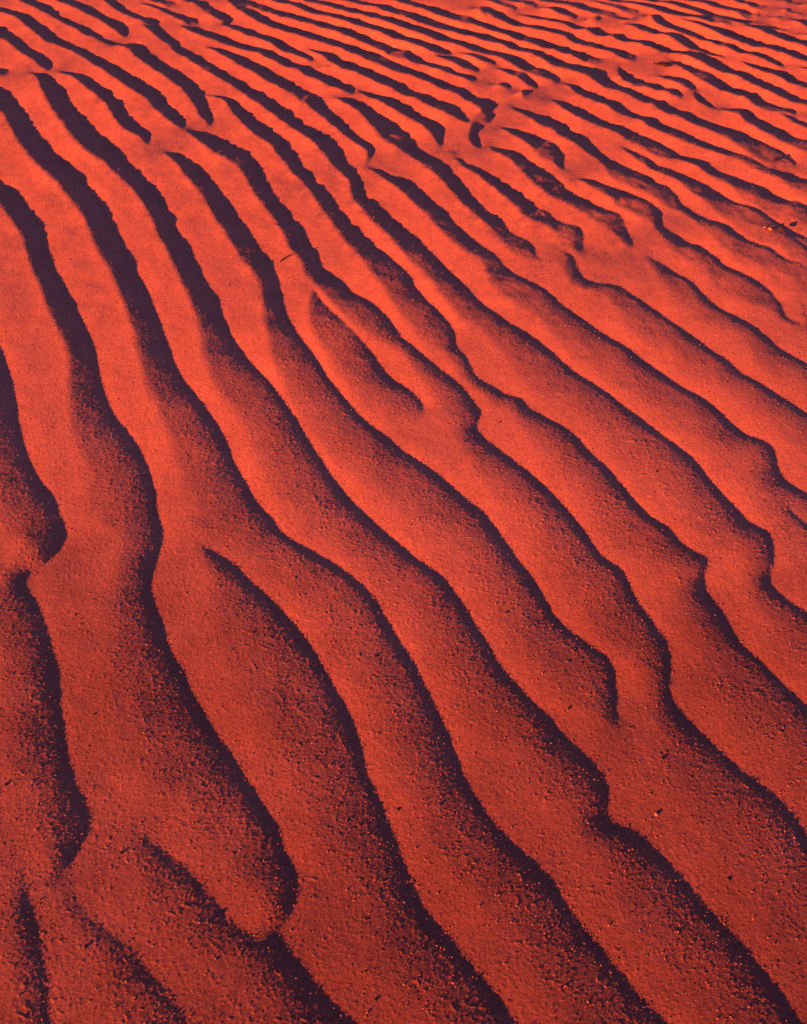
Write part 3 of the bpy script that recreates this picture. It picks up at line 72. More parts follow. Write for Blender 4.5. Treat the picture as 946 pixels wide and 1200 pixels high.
1.0 220 3821 219 3816 236 3818 235 3800 253 3815 251 3784 270 3810 265 3765 286 3803 279 3744 302 3792 293 3727 317 3780 306 3712 332 3767 318 3700 347 3753 328 3702 354 3722 340 3709 346 3686 344 3686;
1.0 356 3672 355 3667 373 3672 371 3657 389 3664 385 3636 404 3654 398 3609 421 3649 412 3584 438 3650 423 3567 453 3639 434 3560 463 3614 442 3546 472 3585 450 3527 482 3559 462 3510 494 3539 479 3507 497 3507 496 3505;
1.0 -304 4441 -304 4409 -287 4432 -287 4400 -270 4423 -270 4391 -254 4414 -253 4381 -237 4406 -237 4370 -220 4398 -220 4358 -203 4391 -203 4345 -187 4382 -187 4334 -170 4372 -171 4324 -154 4361 -154 4314 -137 4356 -137 4300 -120 4356 -121 4287 -104 4350 -106 4277 -88 4336 -92 4262 -72 4323 -76 4244 -56 4311 -60 4226 -40 4300 -44 4210 -24 4292 -28 4196 -7 4285 -12 4186 9 4276 2 4176 24 4264 16 4160 40 4250 31 4142 55 4236 45 4123 70 4223 60 4106 86 4211 75 4091 101 4201 90 4081 116 4189 105 4073 131 4176 120 4064 146 4162 134 4053 161 4150 149 4041 177 4139 164 4032 191 4126 178 4028 205 4109 192 4023 219 4091 207 4015 233 4075 222 4003 247 4059 237 3988 261 4048 253 3973 277 4042 268 3962 292 4036 282 3954 306 4027 296 3944 321 4014 309 3931 335 4003 324 3921 350 3993 339 3915 364 3983 353 3910 378 3973 368 3904 393 3962 381 3896 406 3949 394 3887 419 3933 407 3874 431 3915 419 3855 444 3900 432 3835 458 3891 447 3823 473 3884 462 3815 487 3876 476 3808 501 3867 489 3799 515 3858 502 3789 528 3846 514 3779 541 3831 526 3769 552 3814 538 3757 564 3796 549 3738 575 3779 560 3712 588 3768 572 3687 602 3762 584 3669 616 3755 597 3656 630 3748 610 3645 644 3740 622 3636 657 3731 634 3625 670 3721 646 3615 683 3711 657 3604 696 3700 669 3596 708 3687 680 3588 719 3672 691 3578 729 3655 700 3564 739 3636 710 3549 748 3616 720 3532 757 3597 730 3512 768 3581 740 3493 780 3572 753 3483 793 3562 767 3482 802 3543 780 3478 810 3525 790 3465 821 3511 802 3450 833 3500 813 3438 844 3487 824 3427 854 3473 835 3414 865 3458 845 3400 875 3444 856 3386 885 3431 868 3371 898 3426 880 3361 912 3427 891 3357 923 3415 901 3353 929 3394 906 3336 938 3376 914 3316 947 3362 924 3298 958 3350 935 3283 969 3341 947 3274 981 3333 960 3268 992 3324 970 3261 1003 3314 979 3253 1012 3298 989 3244 1018 3278 997 3229 1026 3263 1006 3212 1037 3254 1018 3200 1048 3246 1029 3191 1059 3237 1041 3183 1070 3228 1051 3173 1081 3220 1062 3163 1093 3213 1072 3152 1104 3206 1081 3138 1116 3199 1088 3119 1128 3193 1097 3105 1139 3188 1106 3095 1150 3179 1114 3085 1160 3169 1121 3072 1169 3157 1128 3058 1178 3145 1135 3043 1187 3132 1141 3027 1196 3120 1148 3012 1205 3109 1156 2998 1214 3097 1164 2985 1223 3086 1171 2972 1232 3074 1178 2958 1240 3061 1184 2943 1249 3049 1190 2929 1257 3037 1196 2917 1265 3025 1203 2908 1273 3012 1210 2902 1280 2998 1219 2900 1286 2982 1231 2905 1290 2964 1246 2915 1293 2944 1267 2932 1285 2924 1282 2931 1271 2919 1271 2921;
1.0 -59 4458 -64 4403 -44 4441 -50 4385 -30 4424 -34 4367 -14 4411 -18 4349 1 4403 -2 4337 17 4397 14 4330 32 4388 28 4321 47 4377 43 4308 63 4365 57 4296 77 4353 72 4284 92 4341 86 4271 107 4330 101 4254 122 4320 115 4236 137 4311 129 4219 152 4299 143 4206 166 4285 156 4191 181 4272 171 4176 195 4262 186 4163 210 4254 201 4152 225 4246 216 4140 240 4239 230 4124 255 4234 242 4110 270 4229 254 4101 285 4222 267 4115 293 4194 278 4121 304 4170 291 4106 318 4156 305 4088 331 4142 320 4076 344 4125 333 4063 357 4111 347 4047 371 4101 361 4032 385 4091 374 4019 398 4080 388 4009 412 4070 401 3998 426 4059 414 3987 439 4047 427 3973 452 4035 440 3958 466 4025 453 3945 479 4016 467 3933 494 4010 481 3920 508 4008 493 3909 522 4003 504 3904 535 3989 516 3900 545 3969 526 3885 557 3953 538 3867 570 3941 552 3854 583 3932 566 3844 596 3924 579 3837 610 3918 592 3832 622 3907 606 3830 633 3890 617 3818 645 3877 629 3802 659 3869 642 3793 672 3861 655 3786 684 3850 667 3775 696 3837 678 3759 708 3826 689 3741 721 3818 701 3725 734 3811 714 3715 747 3804 729 3717 760 3798 746 3730 774 3793 765 3750 787 3787 786 3782;
1.0 830 3710 828 3707 836 3681 817 3641 843 3655 815 3590 852 3631 824 3562 861 3609 838 3544 872 3592 853 3529 885 3582 866 3512 900 3577 879 3498 915 3573 891 3488 929 3568 904 3490 936 3544 917 3491 945 3525 930 3480 959 3520 946 3472 973 3515 958 3459 987 3508 966 3440 999 3495 974 3429 1009 3477 985 3425 1014 3452 998 3425 1017 3424 1015 3420;
1.0 1073 3474 1070 3469 1081 3445 1058 3405 1085 3410 1069 3382 1094 3383 1085 3364 1107 3364 1101 3350 1119 3345 1116 3336 1132 3326 1130 3322;
1.0 1147 3326 1146 3322 1163 3331 1158 3307 1179 3335 1169 3292 1195 3337 1178 3276 1211 3338 1185 3262 1224 3330 1194 3259 1227 3304 1197 3243 1233 3282 1202 3219 1243 3267 1211 3199 1253 3253 1222 3183 1264 3240 1233 3169 1274 3227 1243 3155 1285 3214 1252 3140 1295 3201 1261 3127 1305 3187 1271 3113 1314 3172 1280 3100 1324 3158 1290 3087 1333 3144 1301 3075 1343 3131 1311 3062 1354 3119 1322 3048 1365 3109 1333 3036 1377 3101 1345 3028 1388 3092 1356 3020 1399 3082 1367 3011 1411 3073 1378 3001 1422 3063 1389 2992 1433 3054 1400 2983 1443 3044 1410 2973 1454 3034 1421 2964 1465 3025 1432 2955 1476 3015 1442 2945 1487 3006 1453 2936 1497 2996 1463 2927;
1.0 301 4306 301 4301 317 4322 317 4264 333 4332 326 4214 348 4327 336 4189 363 4317 345 4172 379 4314 358 4188 388 4287 368 4195 398 4260 378 4177 412 4246 393 4167 423 4222 406 4155 433 4197 418 4136 445 4176 432 4118 458 4158 447 4101 472 4146 463 4085 487 4141 478 4074 502 4137 493 4067 517 4131 507 4061 532 4124 521 4055 546 4118 536 4049 561 4111 549 4044 575 4100 563 4039 588 4086 576 4031 600 4072 590 4019 614 4061 604 4009 628 4051 619 4002 642 4043 633 3996 656 4037 647 3991 669 4024 658 3984 678 4000 666 3957 690 3985 676 3925 704 3979 688 3904 718 3971 701 3892 731 3959 714 3881 744 3951 726 3868 758 3946 738 3862 771 3936 753 3872 775 3906 762 3866 787 3894 777 3853 801 3887 792 3847 815 3885 806 3839 829 3882 817 3824 843 3874 826 3804 855 3864 835 3784 867 3851 845 3766 879 3840 855 3749 893 3833 866 3739 906 3825 882 3753 912 3801 910 3797;
1.0 337 4424 335 4401 353 4418 350 4384 369 4413 365 4367 385 4406 379 4351 401 4398 394 4335 417 4389 408 4319 432 4379 422 4302 447 4370 435 4288 463 4358 446 4282 475 4338 457 4287 482 4303 468 4288 475 4262 474 4262;
1.0 491 4233 490 4226 506 4227 504 4211 522 4221 518 4196 537 4215 532 4182 552 4210 547 4170 567 4206 562 4164 583 4202 576 4160 597 4195 591 4155 612 4185 605 4146 626 4175 619 4135 641 4168 634 4126 656 4163 649 4123 670 4154 662 4118 682 4136 674 4105 693 4115 686 4088 706 4102 699 4069 720 4093 712 4050 735 4092 729 4043 751 4106 743 4046 767 4111 751 4034 778 4092 760 4036 783 4061 767 4016 792 4040 779 3991 806 4030 794 3973 821 4026 810 3968 836 4030 828 3973 852 4036 839 3968 868 4040 847 3968 869 4010 850 3961 873 3979 859 3944 885 3967 875 3929 899 3962 891 3924 914 3959 906 3919 929 3957 919 3912 944 3957 931 3900 958 3953 943 3887 972 3946 954 3876 985 3936 964 3864 997 3924 975 3856 1007 3907 986 3845 1016 3888 997 3833 1027 3871 1011 3823 1038 3858 1025 3815 1050 3848 1039 3808 1064 3841 1054 3801 1078 3840 1068 3796 1094 3844 1081 3788 1109 3846 1092 3775 1123 3844 1101 3759 1137 3839 1110 3744 1150 3832 1119 3730 1162 3822 1128 3715 1174 3810 1136 3699 1185 3798 1144 3684 1195 3784 1153 3673 1205 3769 1164 3666 1213 3750 1176 3660 1220 3729 1186 3649 1228 3710 1197 3637 1237 3695 1210 3625 1248 3682 1222 3616 1258 3670 1235 3607 1269 3659 1246 3597 1280 3648 1257 3588 1290 3635 1267 3579 1298 3618 1275 3564 1306 3601 1283 3545 1316 3588 1291 3526 1327 3578 1301 3512 1338 3569 1311 3500 1349 3559 1321 3488 1359 3548 1330 3477 1369 3535 1339 3465 1378 3521 1348 3453 1386 3506 1356 3440 1395 3492 1366 3427 1404 3478 1375 3415 1413 3465 1385 3404 1422 3452 1396 3393 1432 3441 1406 3382 1442 3432 1417 3372 1452 3423 1427 3364 1463 3413 1438 3355 1473 3404 1448 3346 1483 3394 1458 3336 1493 3384 1468 3327 1503 3375 1477 3317 1513 3365 1487 3308 1523 3355 1497 3298 1533 3345 1506 3288 1542 3336 1516 3279 1552 3326 1526 3269 1562 3316 1535 3260 1571 3306 1545 3250 1581 3297 1554 3241 1590 3287 1564 3231;
1.0 439 4441 432 4387 456 4429 448 4374 473 4419 466 4361 491 4412 483 4350 508 4408 500 4341 526 4401 516 4332 542 4389 531 4320 558 4375 544 4309 573 4357 557 4312 574 4319 572 4317;
1.0 583 4295 582 4289 601 4304 599 4282 619 4312 615 4270 637 4314 628 4249 653 4306 640 4233 668 4290 653 4215 683 4276 667 4197 698 4264 681 4187 713 4249 695 4181 726 4230 709 4183 730 4193 729 4190;
1.0 757 4161 757 4157 776 4183 775 4154 796 4200 791 4144 816 4210 796 4126 826 4190 806 4176 810 4153 806 4165 790 4143 790 4145;
1.0 814 4016 814 4011 834 4031 831 3996 854 4046 849 3981;
1.0 578 4441 571 4399 592 4429 585 4386 607 4418 600 4373 622 4410 615 4361 637 4407 630 4351 653 4407 645 4343 669 4404 659 4335 685 4400 673 4327 700 4394 687 4318 715 4387 701 4308 729 4378 714 4297 744 4369 728 4285 758 4359 741 4273 772 4347 753 4260 786 4336 766 4246 799 4324 780 4233 813 4313 793 4220 827 4302 807 4208 841 4294 821 4197 856 4288 835 4191 870 4281 849 4190 884 4273 863 4197 897 4260 881 4223 895 4225 893 4223;
1.0 898 4190 897 4183 921 4183 914 4145 945 4190 940 4148 969 4217 969 4212;
1.0 923 4115 922 4109 939 4117 934 4092 955 4119 946 4074 971 4117 956 4059 979 4094 961 4028 992 4084 971 4006 1007 4080 985 4004 1019 4066 998 4003 1024 4036 1011 4000 1036 4023 1028 3994 1051 4023 1043 3987 1067 4023 1055 3970 1082 4022 1064 3947 1097 4018 1072 3926 1111 4010 1081 3909 1123 3997 1089 3896 1133 3980 1098 3883 1141 3956 1108 3874 1146 3929 1119 3863 1156 3911 1133 3850 1168 3898 1149 3843 1179 3885 1163 3837 1190 3871 1175 3828 1201 3856 1187 3817 1212 3842 1199 3806 1223 3828 1211 3794 1235 3817 1224 3786 1248 3808 1238 3786 1252 3785 1251 3782;
1.0 829 4390 827 4379 843 4379 840 4361 859 4372 853 4341 874 4368 866 4322 890 4363 878 4305 905 4356 891 4289 920 4348 904 4273 935 4339 916 4256 949 4328 928 4238 963 4317 939 4222 977 4307 950 4213 990 4292 961 4218 1000 4270 975 4246 989 4242 983 4256 971 4228 971 4231;
1.0 1022 4201 1020 4184 1039 4218 1029 4159 1054 4216 1032 4125 1066 4200 1040 4114 1074 4176 1046 4095 1083 4154 1057 4080 1093 4133 1071 4069 1104 4115 1085 4057 1115 4100 1098 4042 1128 4089 1109 4024 1142 4082 1120 4005 1155 4073 1131 3991 1168 4062 1142 3981 1180 4049 1154 3971 1191 4035 1164 3961 1202 4020 1176 3954 1209 3996 1189 3951 1212 3968 1203 3947 1224 3957 1217 3936 1237 3947 1229 3922 1249 3938 1237 3899 1263 3930 1246 3875 1277 3928 1255 3857 1291 3924 1264 3846 1303 3913 1275 3843 1311 3893 1287 3843 1311 3861 1296 3833 1320 3844 1307 3813 1332 3835 1319 3798 1346 3831 1332 3788 1360 3831 1344 3780 1373 3823 1355 3772 1384 3812 1366 3761 1396 3803 1377 3752 1408 3795 1389 3745 1419 3782 1400 3736 1428 3767 1409 3722 1438 3752 1418 3707 1448 3739 1429 3695 1457 3725 1444 3694 1466 3710 1464 3705;
1.0 862 4450 855 4416 876 4439 868 4403 890 4429 881 4388 904 4421 895 4376 919 4415 909 4366 934 4412 923 4359 949 4409 938 4354 964 4406 952 4349 978 4400 966 4343 992 4392 979 4336 1006 4384 993 4325 1020 4376 1005 4312 1034 4369 1017 4297 1048 4361 1029 4283 1062 4353 1041 4272 1075 4343 1053 4261 1088 4331 1065 4250 1099 4316 1075 4234 1111 4302 1086 4215 1123 4290 1097 4199 1136 4280 1110 4189 1149 4269 1124 4184 1161 4256 1139 4183 1173 4244 1154 4181 1185 4233 1169 4176 1199 4226 1183 4169 1213 4221 1197 4162 1227 4217 1209 4154 1240 4210 1222 4147 1253 4200 1234 4139 1265 4191 1246 4128 1278 4181 1258 4115 1291 4173 1270 4103 1304 4167 1283 4097 1318 4163 1298 4097 1331 4156 1313 4099 1343 4145 1327 4098 1354 4132 1341 4100 1362 4112 1360 4107;
1.0 1164 4154 1162 4147 1179 4150 1173 4128 1194 4146 1184 4110 1208 4139 1196 4096 1221 4131 1208 4085 1235 4121 1219 4073 1247 4110 1231 4059 1259 4097 1241 4043 1272 4086 1252 4026 1284 4075 1262 4008 1296 4063 1272 3991 1308 4051 1282 3972 1321 4040 1292 3954 1333 4030 1303 3941 1346 4020 1314 3928 1357 4008 1324 3915 1369 3995 1335 3903 1380 3981 1346 3892 1390 3967 1358 3881 1401 3953 1370 3869 1412 3941 1382 3857 1425 3931 1395 3848 1438 3925 1410 3845 1452 3920 1425 3845 1464 3911 1438 3841 1474 3898 1448 3831 1485 3885 1458 3818 1496 3873 1469 3806 1507 3861 1480 3795 1518 3849 1491 3783 1528 3836 1501 3771 1539 3824 1512 3759 1549 3812 1522 3747 1560 3799 1532 3735 1570 3787 1542 3722 1580 3775 1553 3710 1591 3763 1563 3698 1601 3751 1573 3687 1611 3738 1583 3675 1621 3726 1593 3663 1631 3715 1603 3651 1641 3703 1613 3639 1651 3691 1623 3628 1661 3679 1633 3616 1671 3667 1642 3605 1681 3656 1652 3593 1691 3644 1662 3582 1701 3633 1671 3570;
1.0 1038 4441 1027 4394 1052 4433 1041 4387 1066 4425 1055 4378 1081 4419 1070 4371 1096 4414 1084 4364 1111 4411 1098 4358 1126 4408 1112 4351 1140 4403 1125 4344 1154 4395 1138 4334 1167 4385 1150 4322 1181 4375 1162 4309 1194 4366 1175 4296 1208 4357 1187 4283 1221 4348 1199 4271 1234 4338 1210 4259 1247 4327 1222 4247 1259 4314 1234 4236 1270 4299 1245 4222 1281 4285 1255 4205 1293 4273 1266 4187 1306 4263 1277 4171 1319 4255 1290 4159 1333 4249 1303 4152 1346 4242 1316 4146 1359 4234 1329 4140 1372 4224 1341 4133 1384 4212 1353 4126 1394 4198 1367 4125 1402 4177 1380 4117 1414 4166 1393 4106 1427 4160 1409 4102 1441 4157 1427 4107 1457 4158 1448 4126 1473 4166 1472 4161;
1.0 1409 4099 1407 4093 1424 4097 1417 4075 1438 4095 1426 4056 1453 4091 1436 4039 1467 4085 1445 4023 1480 4077 1455 4009 1492 4067 1465 3996 1503 4055 1476 3983 1514 4041 1486 3971 1524 4026 1496 3956 1535 4013 1507 3942 1546 4001 1518 3929 1558 3989 1529 3917 1569 3979 1540 3906 1581 3968 1552 3896 1592 3957 1563 3886 1603 3945 1574 3874 1614 3934 1585 3863 1625 3922 1596 3852 1636 3911 1607 3841 1647 3900 1618 3830 1658 3889 1628 3819 1669 3878 1639 3809 1680 3867 1650 3798 1691 3857 1661 3788 1702 3846 1672 3777 1712 3835 1682 3767 1723 3824 1693 3756 1734 3814 1703 3746 1745 3803 1714 3735 1755 3793 1724 3725;
1.0 1192 4450 1182 4416 1205 4439 1195 4405 1218 4429 1208 4394 1232 4421 1222 4384 1246 4416 1236 4375 1261 4412 1249 4367 1276 4410 1263 4360 1291 4407 1276 4351 1305 4400 1288 4342 1318 4390 1300 4330 1330 4377 1310 4315 1343 4365 1322 4301 1355 4355 1334 4290 1368 4345 1347 4280 1381 4335 1360 4269 1393 4325 1373 4262 1406 4317 1387 4256 1420 4310 1400 4245 1434 4306 1407 4222 1448 4299 1415 4204 1457 4280 1426 4192 1467 4265 1433 4166 1481 4260 1442 4148 1496 4259 1453 4150 1512 4261 1469 4177 1507 4232 1488 4223 1490 4198 1489 4199;
1.0 1387 4450 1381 4431 1400 4439 1394 4421 1414 4428 1408 4410 1426 4417 1420 4397 1439 4404 1431 4381 1451 4392 1441 4361 1466 4385 1453 4341 1482 4386 1464 4327 1498 4385 1474 4315 1506 4364 1484 4301 1518 4351 1493 4278 1533 4348 1506 4270 1549 4347 1517 4272 1558 4332 1541 4320 1539 4303 1538 4304;
1.0 1540 4190 1539 4184 1566 4204 1554 4161 1589 4209 1574 4194 1561 4166 1560 4168;
1.0 1511 4115 1509 4109 1525 4097 1518 4078 1542 4084 1531 4055 1560 4079 1549 4049 1575 4066 1573 4060;
1.0 1630 4390 1628 4383 1656 4394 1639 4343 1678 4387 1653 4357 1650 4336 1649 4337;
1.0 1609 4277 1608 4271 1637 4294 1623 4251 1642 4270 1640 4266;
1.0 1635 4238 1633 4232 1666 4249 1653 4213 1683 4228 1681 4222;
1.0 1619 4158 1617 4152 1637 4163 1624 4123 1653 4162 1631 4102 1665 4148 1642 4093 1674 4129 1651 4076 1685 4113 1662 4059 1696 4098 1672 4043 1707 4083 1683 4029 1718 4069 1694 4014 1729 4055 1706 4000 1741 4041 1717 3986 1752 4027 1728 3973 1763 4013 1739 3959 1774 3999 1749 3946 1785 3986 1760 3932 1795 3972 1771 3919 1806 3959 1782 3906;
1.0 1700 4326 1699 4321 1719 4339 1713 4316 1738 4352 1730 4318 1757 4365 1747 4327 1776 4379 1766 4337 1795 4392 1784 4348 1814 4405 1803 4360 1834 4419 1822 4372 1853 4432 1841 4386 1873 4445 1861 4399 1892 4459 1880 4412 1912 4473 1900 4426 1932 4486 1919 4439 1952 4500 1939 4453 1972 4514 1959 4466 1992 4528 1979 4480;
1.0 1613 4020 1611 4015 1629 4020 1620 3994 1645 4020 1632 3983 1661 4020 1647 3978 1677 4020 1661 3975 1693 4020 1677 3973 1709 4020 1692 3972 1725 4020 1708 3972 1741 4020 1724 3972 1757 4020 1740 3972 1773 4020 1755 3972 1789 4020 1771 3972 1805 4020 1787 3972 1821 4020 1803 3972 1837 4020 1819 3972;
1.0 1312 3739 1310 3734 1324 3728 1317 3708 1336 3717 1324 3685 1348 3705 1334 3669 1360 3694 1347 3658 1373 3686 1359 3644 1388 3682 1369 3626 1402 3678 1378 3610 1416 3675 1387 3597 1429 3665 1398 3591 1438 3649 1409 3586 1445 3629 1418 3575 1450 3605 1425 3555 1458 3586 1436 3537 1469 3573 1449 3525 1482 3566 1464 3521 1495 3560 1478 3522 1502 3542 1486 3508 1512 3528 1495 3492 1522 3515 1505 3478 1532 3502 1516 3466 1543 3491 1526 3454 1553 3479 1537 3442 1564 3468 1547 3431 1575 3457 1558 3420 1585 3445 1568 3408 1596 3434 1579 3397 1606 3423 1589 3387 1617 3412 1599 3376 1627 3401 1609 3365;
1.0 1514 3692 1512 3687 1528 3683 1522 3669 1541 3675 1534 3655 1555 3666 1546 3643 1569 3657 1559 3633 1582 3648 1572 3624 1596 3640 1586 3615 1610 3631 1599 3606 1623 3622 1612 3597 1636 3614 1626 3589 1650 3605 1639 3580 1663 3596 1652 3571 1677 3588 1666 3563 1690 3579 1679 3554;
1.0 1033 3753 1031 3748 1046 3742 1040 3722 1059 3731 1049 3697 1072 3719 1058 3674 1084 3707 1066 3650 1097 3695 1075 3624 1110 3685 1083 3599 1124 3677 1091 3576 1137 3667 1099 3558 1149 3655 1109 3545 1160 3641 1118 3534 1170 3622 1127 3523 1177 3601 1136 3509 1185 3578 1145 3495 1191 3555 1157 3483 1198 3533 1169 3469 1208 3516 1182 3455 1218 3502 1195 3441 1230 3492 1207 3429 1244 3485 1219 3419 1256 3476 1231 3410 1267 3463 1241 3402 1276 3448 1250 3389 1284 3429 1257 3370 1293 3412 1264 3347 1303 3399 1274 3329 1315 3390 1286 3318 1327 3380 1300 3313 1338 3370 1315 3310 1350 3362 1330 3307 1364 3358 1344 3305 1377 3351 1356 3302 1387 3339 1367 3297 1395 3322 1378 3295 1395 3295 1393 3293;
1.0 1340 3289 1339 3284 1354 3282 1348 3266 1367 3274 1357 3249 1378 3262 1365 3233 1388 3248 1373 3216 1399 3235 1383 3202 1409 3223 1394 3190 1420 3210 1405 3177 1430 3197 1415 3164 1440 3184 1425 3152 1451 3171 1435 3139 1461 3158 1445 3126 1471 3145 1455 3113 1480 3132 1465 3100 1490 3119 1474 3088 1500 3107 1484 3075 1510 3094 1494 3063 1520 3081 1504 3050;
1.0 969 3620 967 3612 987 3620 979 3586 1004 3619 989 3561 1020 3615 1000 3540 1035 3607 1010 3524 1049 3594 1021 3511 1061 3577 1031 3501 1072 3556 1043 3494 1080 3532 1057 3492 1081 3498 1080 3496;
1.0 601 3544 600 3539 615 3537 612 3522 629 3527 622 3499 642 3513 630 3469 654 3499 639 3438 668 3488 649 3415 681 3478 662 3403 694 3466 675 3395 706 3451 687 3386 718 3437 700 3375 731 3425 713 3364 743 3413 724 3351 755 3397 732 3330 765 3379 741 3312 774 3360 752 3298 785 3344 764 3286 797 3330 778 3281 806 3311 792 3276 815 3292 806 3266 827 3281 820 3256 841 3277 831 3237 856 3277 836 3208 868 3268 845 3195 878 3252 855 3188 888 3235 866 3177 898 3219 877 3161 909 3207 889 3146 922 3201 901 3137 934 3191 912 3128 944 3176 922 3115 954 3162 932 3100 966 3152 943 3089 977 3141 954 3081 988 3127 965 3073 996 3111 976 3066 1004 3092 988 3058 1013 3078 1000 3045 1024 3068 1011 3033 1036 3058 1022 3023 1045 3045 1032 3013 1055 3031 1042 3001 1065 3020 1054 2991 1077 3012 1067 2984 1089 3005 1079 2976 1102 3001 1091 2968 1114 2995 1101 2958 1126 2988 1110 2947 1137 2978 1117 2932 1146 2965 1124 2918 1154 2950 1132 2905 1162 2934 1141 2893 1170 2921 1152 2882 1180 2909 1164 2872 1190 2899 1175 2864 1201 2891 1186 2856 1212 2883 1197 2848 1223 2874 1208 2839 1233 2865 1217 2828 1244 2858 1225 2812 1256 2852 1231 2792 1268 2846 1237 2773 1279 2840 1244 2755 1290 2834 1251 2740 1302 2828 1260 2729 1313 2822 1270 2721 1325 2816 1281 2714 1336 2810 1291 2707 1347 2804 1302 2700 1359 2799 1313 2695 1370 2793 1324 2689 1381 2787 1335 2684 1392 2781 1346 2678 1404 2775 1357 2673 1415 2769 1368 2667 1426 2764 1379 2662;
1.0 543 3408 542 3404 558 3402 552 3370 573 3395 561 3341 587 3385 571 3317 600 3373 581 3296 613 3361 591 3280 626 3346 602 3268 637 3329 613 3256 648 3310 625 3244 658 3292 637 3231 669 3274 651 3220 681 3258 664 3209 692 3242 678 3196 704 3229 691 3181 718 3221 704 3167 732 3215 717 3156 745 3206 728 3145 757 3193 738 3132 769 3180 748 3116 780 3165 758 3096 792 3153 768 3075 805 3144 779 3059 818 3136 790 3046 831 3126 801 3036 842 3114 811 3024 853 3099 820 3010 863 3084 829 2995 873 3069 839 2981 884 3055 850 2970 895 3041 863 2965 905 3027 878 2966 912 3008 894 2968 921 2990 909 2962 932 2978 922 2952 943 2967 934 2941 955 2959 945 2928 967 2951 955 2913 981 2946 962 2899 991 2936 970 2891 995 2912 978 2881 1003 2896 987 2862 1013 2885 998 2846 1024 2875 1008 2832 1036 2866 1019 2820 1048 2859 1029 2808 1060 2852 1038 2797 1071 2843 1046 2782 1081 2831 1053 2763 1091 2820 1059 2742 1102 2811 1066 2723 1114 2803 1073 2707 1126 2797 1080 2695 1137 2788 1090 2689 1143 2771 1099 2682 1150 2754 1106 2668 1158 2741 1114 2652 1167 2729 1124 2637 1177 2718 1133 2623 1187 2709 1142 2607 1199 2703 1151 2594 1212 2701 1159 2584 1225 2699 1165 2571 1235 2690 1175 2564 1242 2674 1182 2552 1249 2661 1187 2537 1258 2649 1195 2524 1267 2639 1203 2513 1276 2629 1212 2503 1286 2619 1222 2493 1296 2610 1231 2484 1305 2601 1241 2475 1315 2592 1251 2467 1325 2583 1260 2458 1334 2574 1270 2450 1344 2565 1279 2442 1353 2557 1289 2433;
1.0 727 3044 726 3040 740 3035 736 3022 753 3026 747 3005 765 3014 756 2987 777 3000 766 2968 789 2989 776 2950 802 2980 786 2938 812 2965 795 2927 818 2943 802 2908 828 2926 813 2888 839 2914 825 2874 852 2905 838 2864 864 2897 850 2856 876 2886 862 2847 887 2873 872 2835 898 2861 882 2821 909 2849 892 2806 920 2839 894 2774 931 2826 901 2753 941 2813 911 2741 951 2800 921 2729 962 2787 930 2717 971 2774 939 2704 981 2760 947 2688 990 2746 955 2672 999 2731 962 2654 1007 2716 969 2635 1016 2703 977 2616 1026 2691 985 2597 1037 2681 993 2579 1049 2674 999 2561 1061 2667 1006 2546 1072 2657 1014 2535 1081 2644 1023 2525 1089 2630 1032 2516 1097 2617 1041 2508 1106 2603 1052 2501 1114 2589 1062 2493 1122 2575 1072 2484 1130 2561 1081 2473 1138 2548 1090 2460 1146 2535 1098 2446 1154 2523 1105 2431 1163 2511 1112 2416 1172 2499 1120 2402 1181 2489 1128 2389 1190 2478 1136 2377 1199 2467 1144 2366 1207 2456 1152 2355 1216 2445 1161 2344 1225 2434 1169 2334 1233 2423 1177 2323 1242 2412 1185 2313 1250 2401 1194 2302 1258 2390 1202 2292 1267 2379 1210 2282 1275 2368 1218 2271 1283 2358 1226 2261;
1.0 387 3361 386 3357 401 3347 397 3330 415 3333 408 3306 428 3320 422 3290 442 3307 435 3276 456 3296 448 3252 471 3287 458 3224 485 3277 469 3199 499 3266 480 3179 514 3257 494 3169 528 3248 507 3166 541 3237 517 3153 553 3220 526 3136 561 3195 535 3116 572 3177 545 3094 586 3167 558 3080 598 3154 570 3070 609 3137 579 3058 620 3120 588 3046 629 3099 597 3035 633 3071 604 3020 638 3044 613 3003 644 3020 626 2987 652 2998 638 2970 660 2977 647 2949 669 2959 655 2923 680 2944 661 2889 692 2932 666 2852 705 2923 675 2828 717 2914 686 2814 730 2905 698 2804 742 2895 709 2795 754 2885 720 2786 766 2876 731 2779 778 2864 743 2774 787 2847 754 2768 793 2826 763 2755 804 2813 772 2734 816 2804 780 2717 827 2794 788 2704 838 2782 795 2694 846 2766 803 2685 852 2746 809 2676 856 2723 817 2667 858 2698 826 2657 860 2675 836 2643 865 2654 848 2629 871 2636 860 2616 878 2620 869 2603 886 2604 878 2587 895 2591 886 2570 906 2580 894 2551 917 2573 902 2531 929 2568 910 2513 942 2565 917 2498 954 2560 923 2485 965 2551 929 2475 972 2536 935 2464 977 2518 939 2448 984 2501 945 2431 991 2487 952 2415 999 2474 960 2398 1008 2463 968 2381 1018 2453 977 2366 1028 2444 985 2352 1038 2436 994 2341 1050 2430 1002 2331 1061 2425 1011 2324 1070 2414 1021 2320 1077 2400 1030 2312 1084 2386 1037 2301 1090 2372 1044 2287 1098 2360 1050 2272 1107 2349 1057 2256 1116 2342 1064 2242 1126 2334 1071 2230 1135 2324 1079 2217 1144 2314 1086 2205 1153 2305 1094 2194 1162 2296 1103 2184 1171 2287 1111 2175 1180 2278 1120 2167 1189 2270 1129 2158 1198 2261 1138 2150 1207 2253 1147 2142 1216 2245 1155 2134 1225 2236 1164 2126 1234 2228 1173 2118 1243 2220 1182 2110;
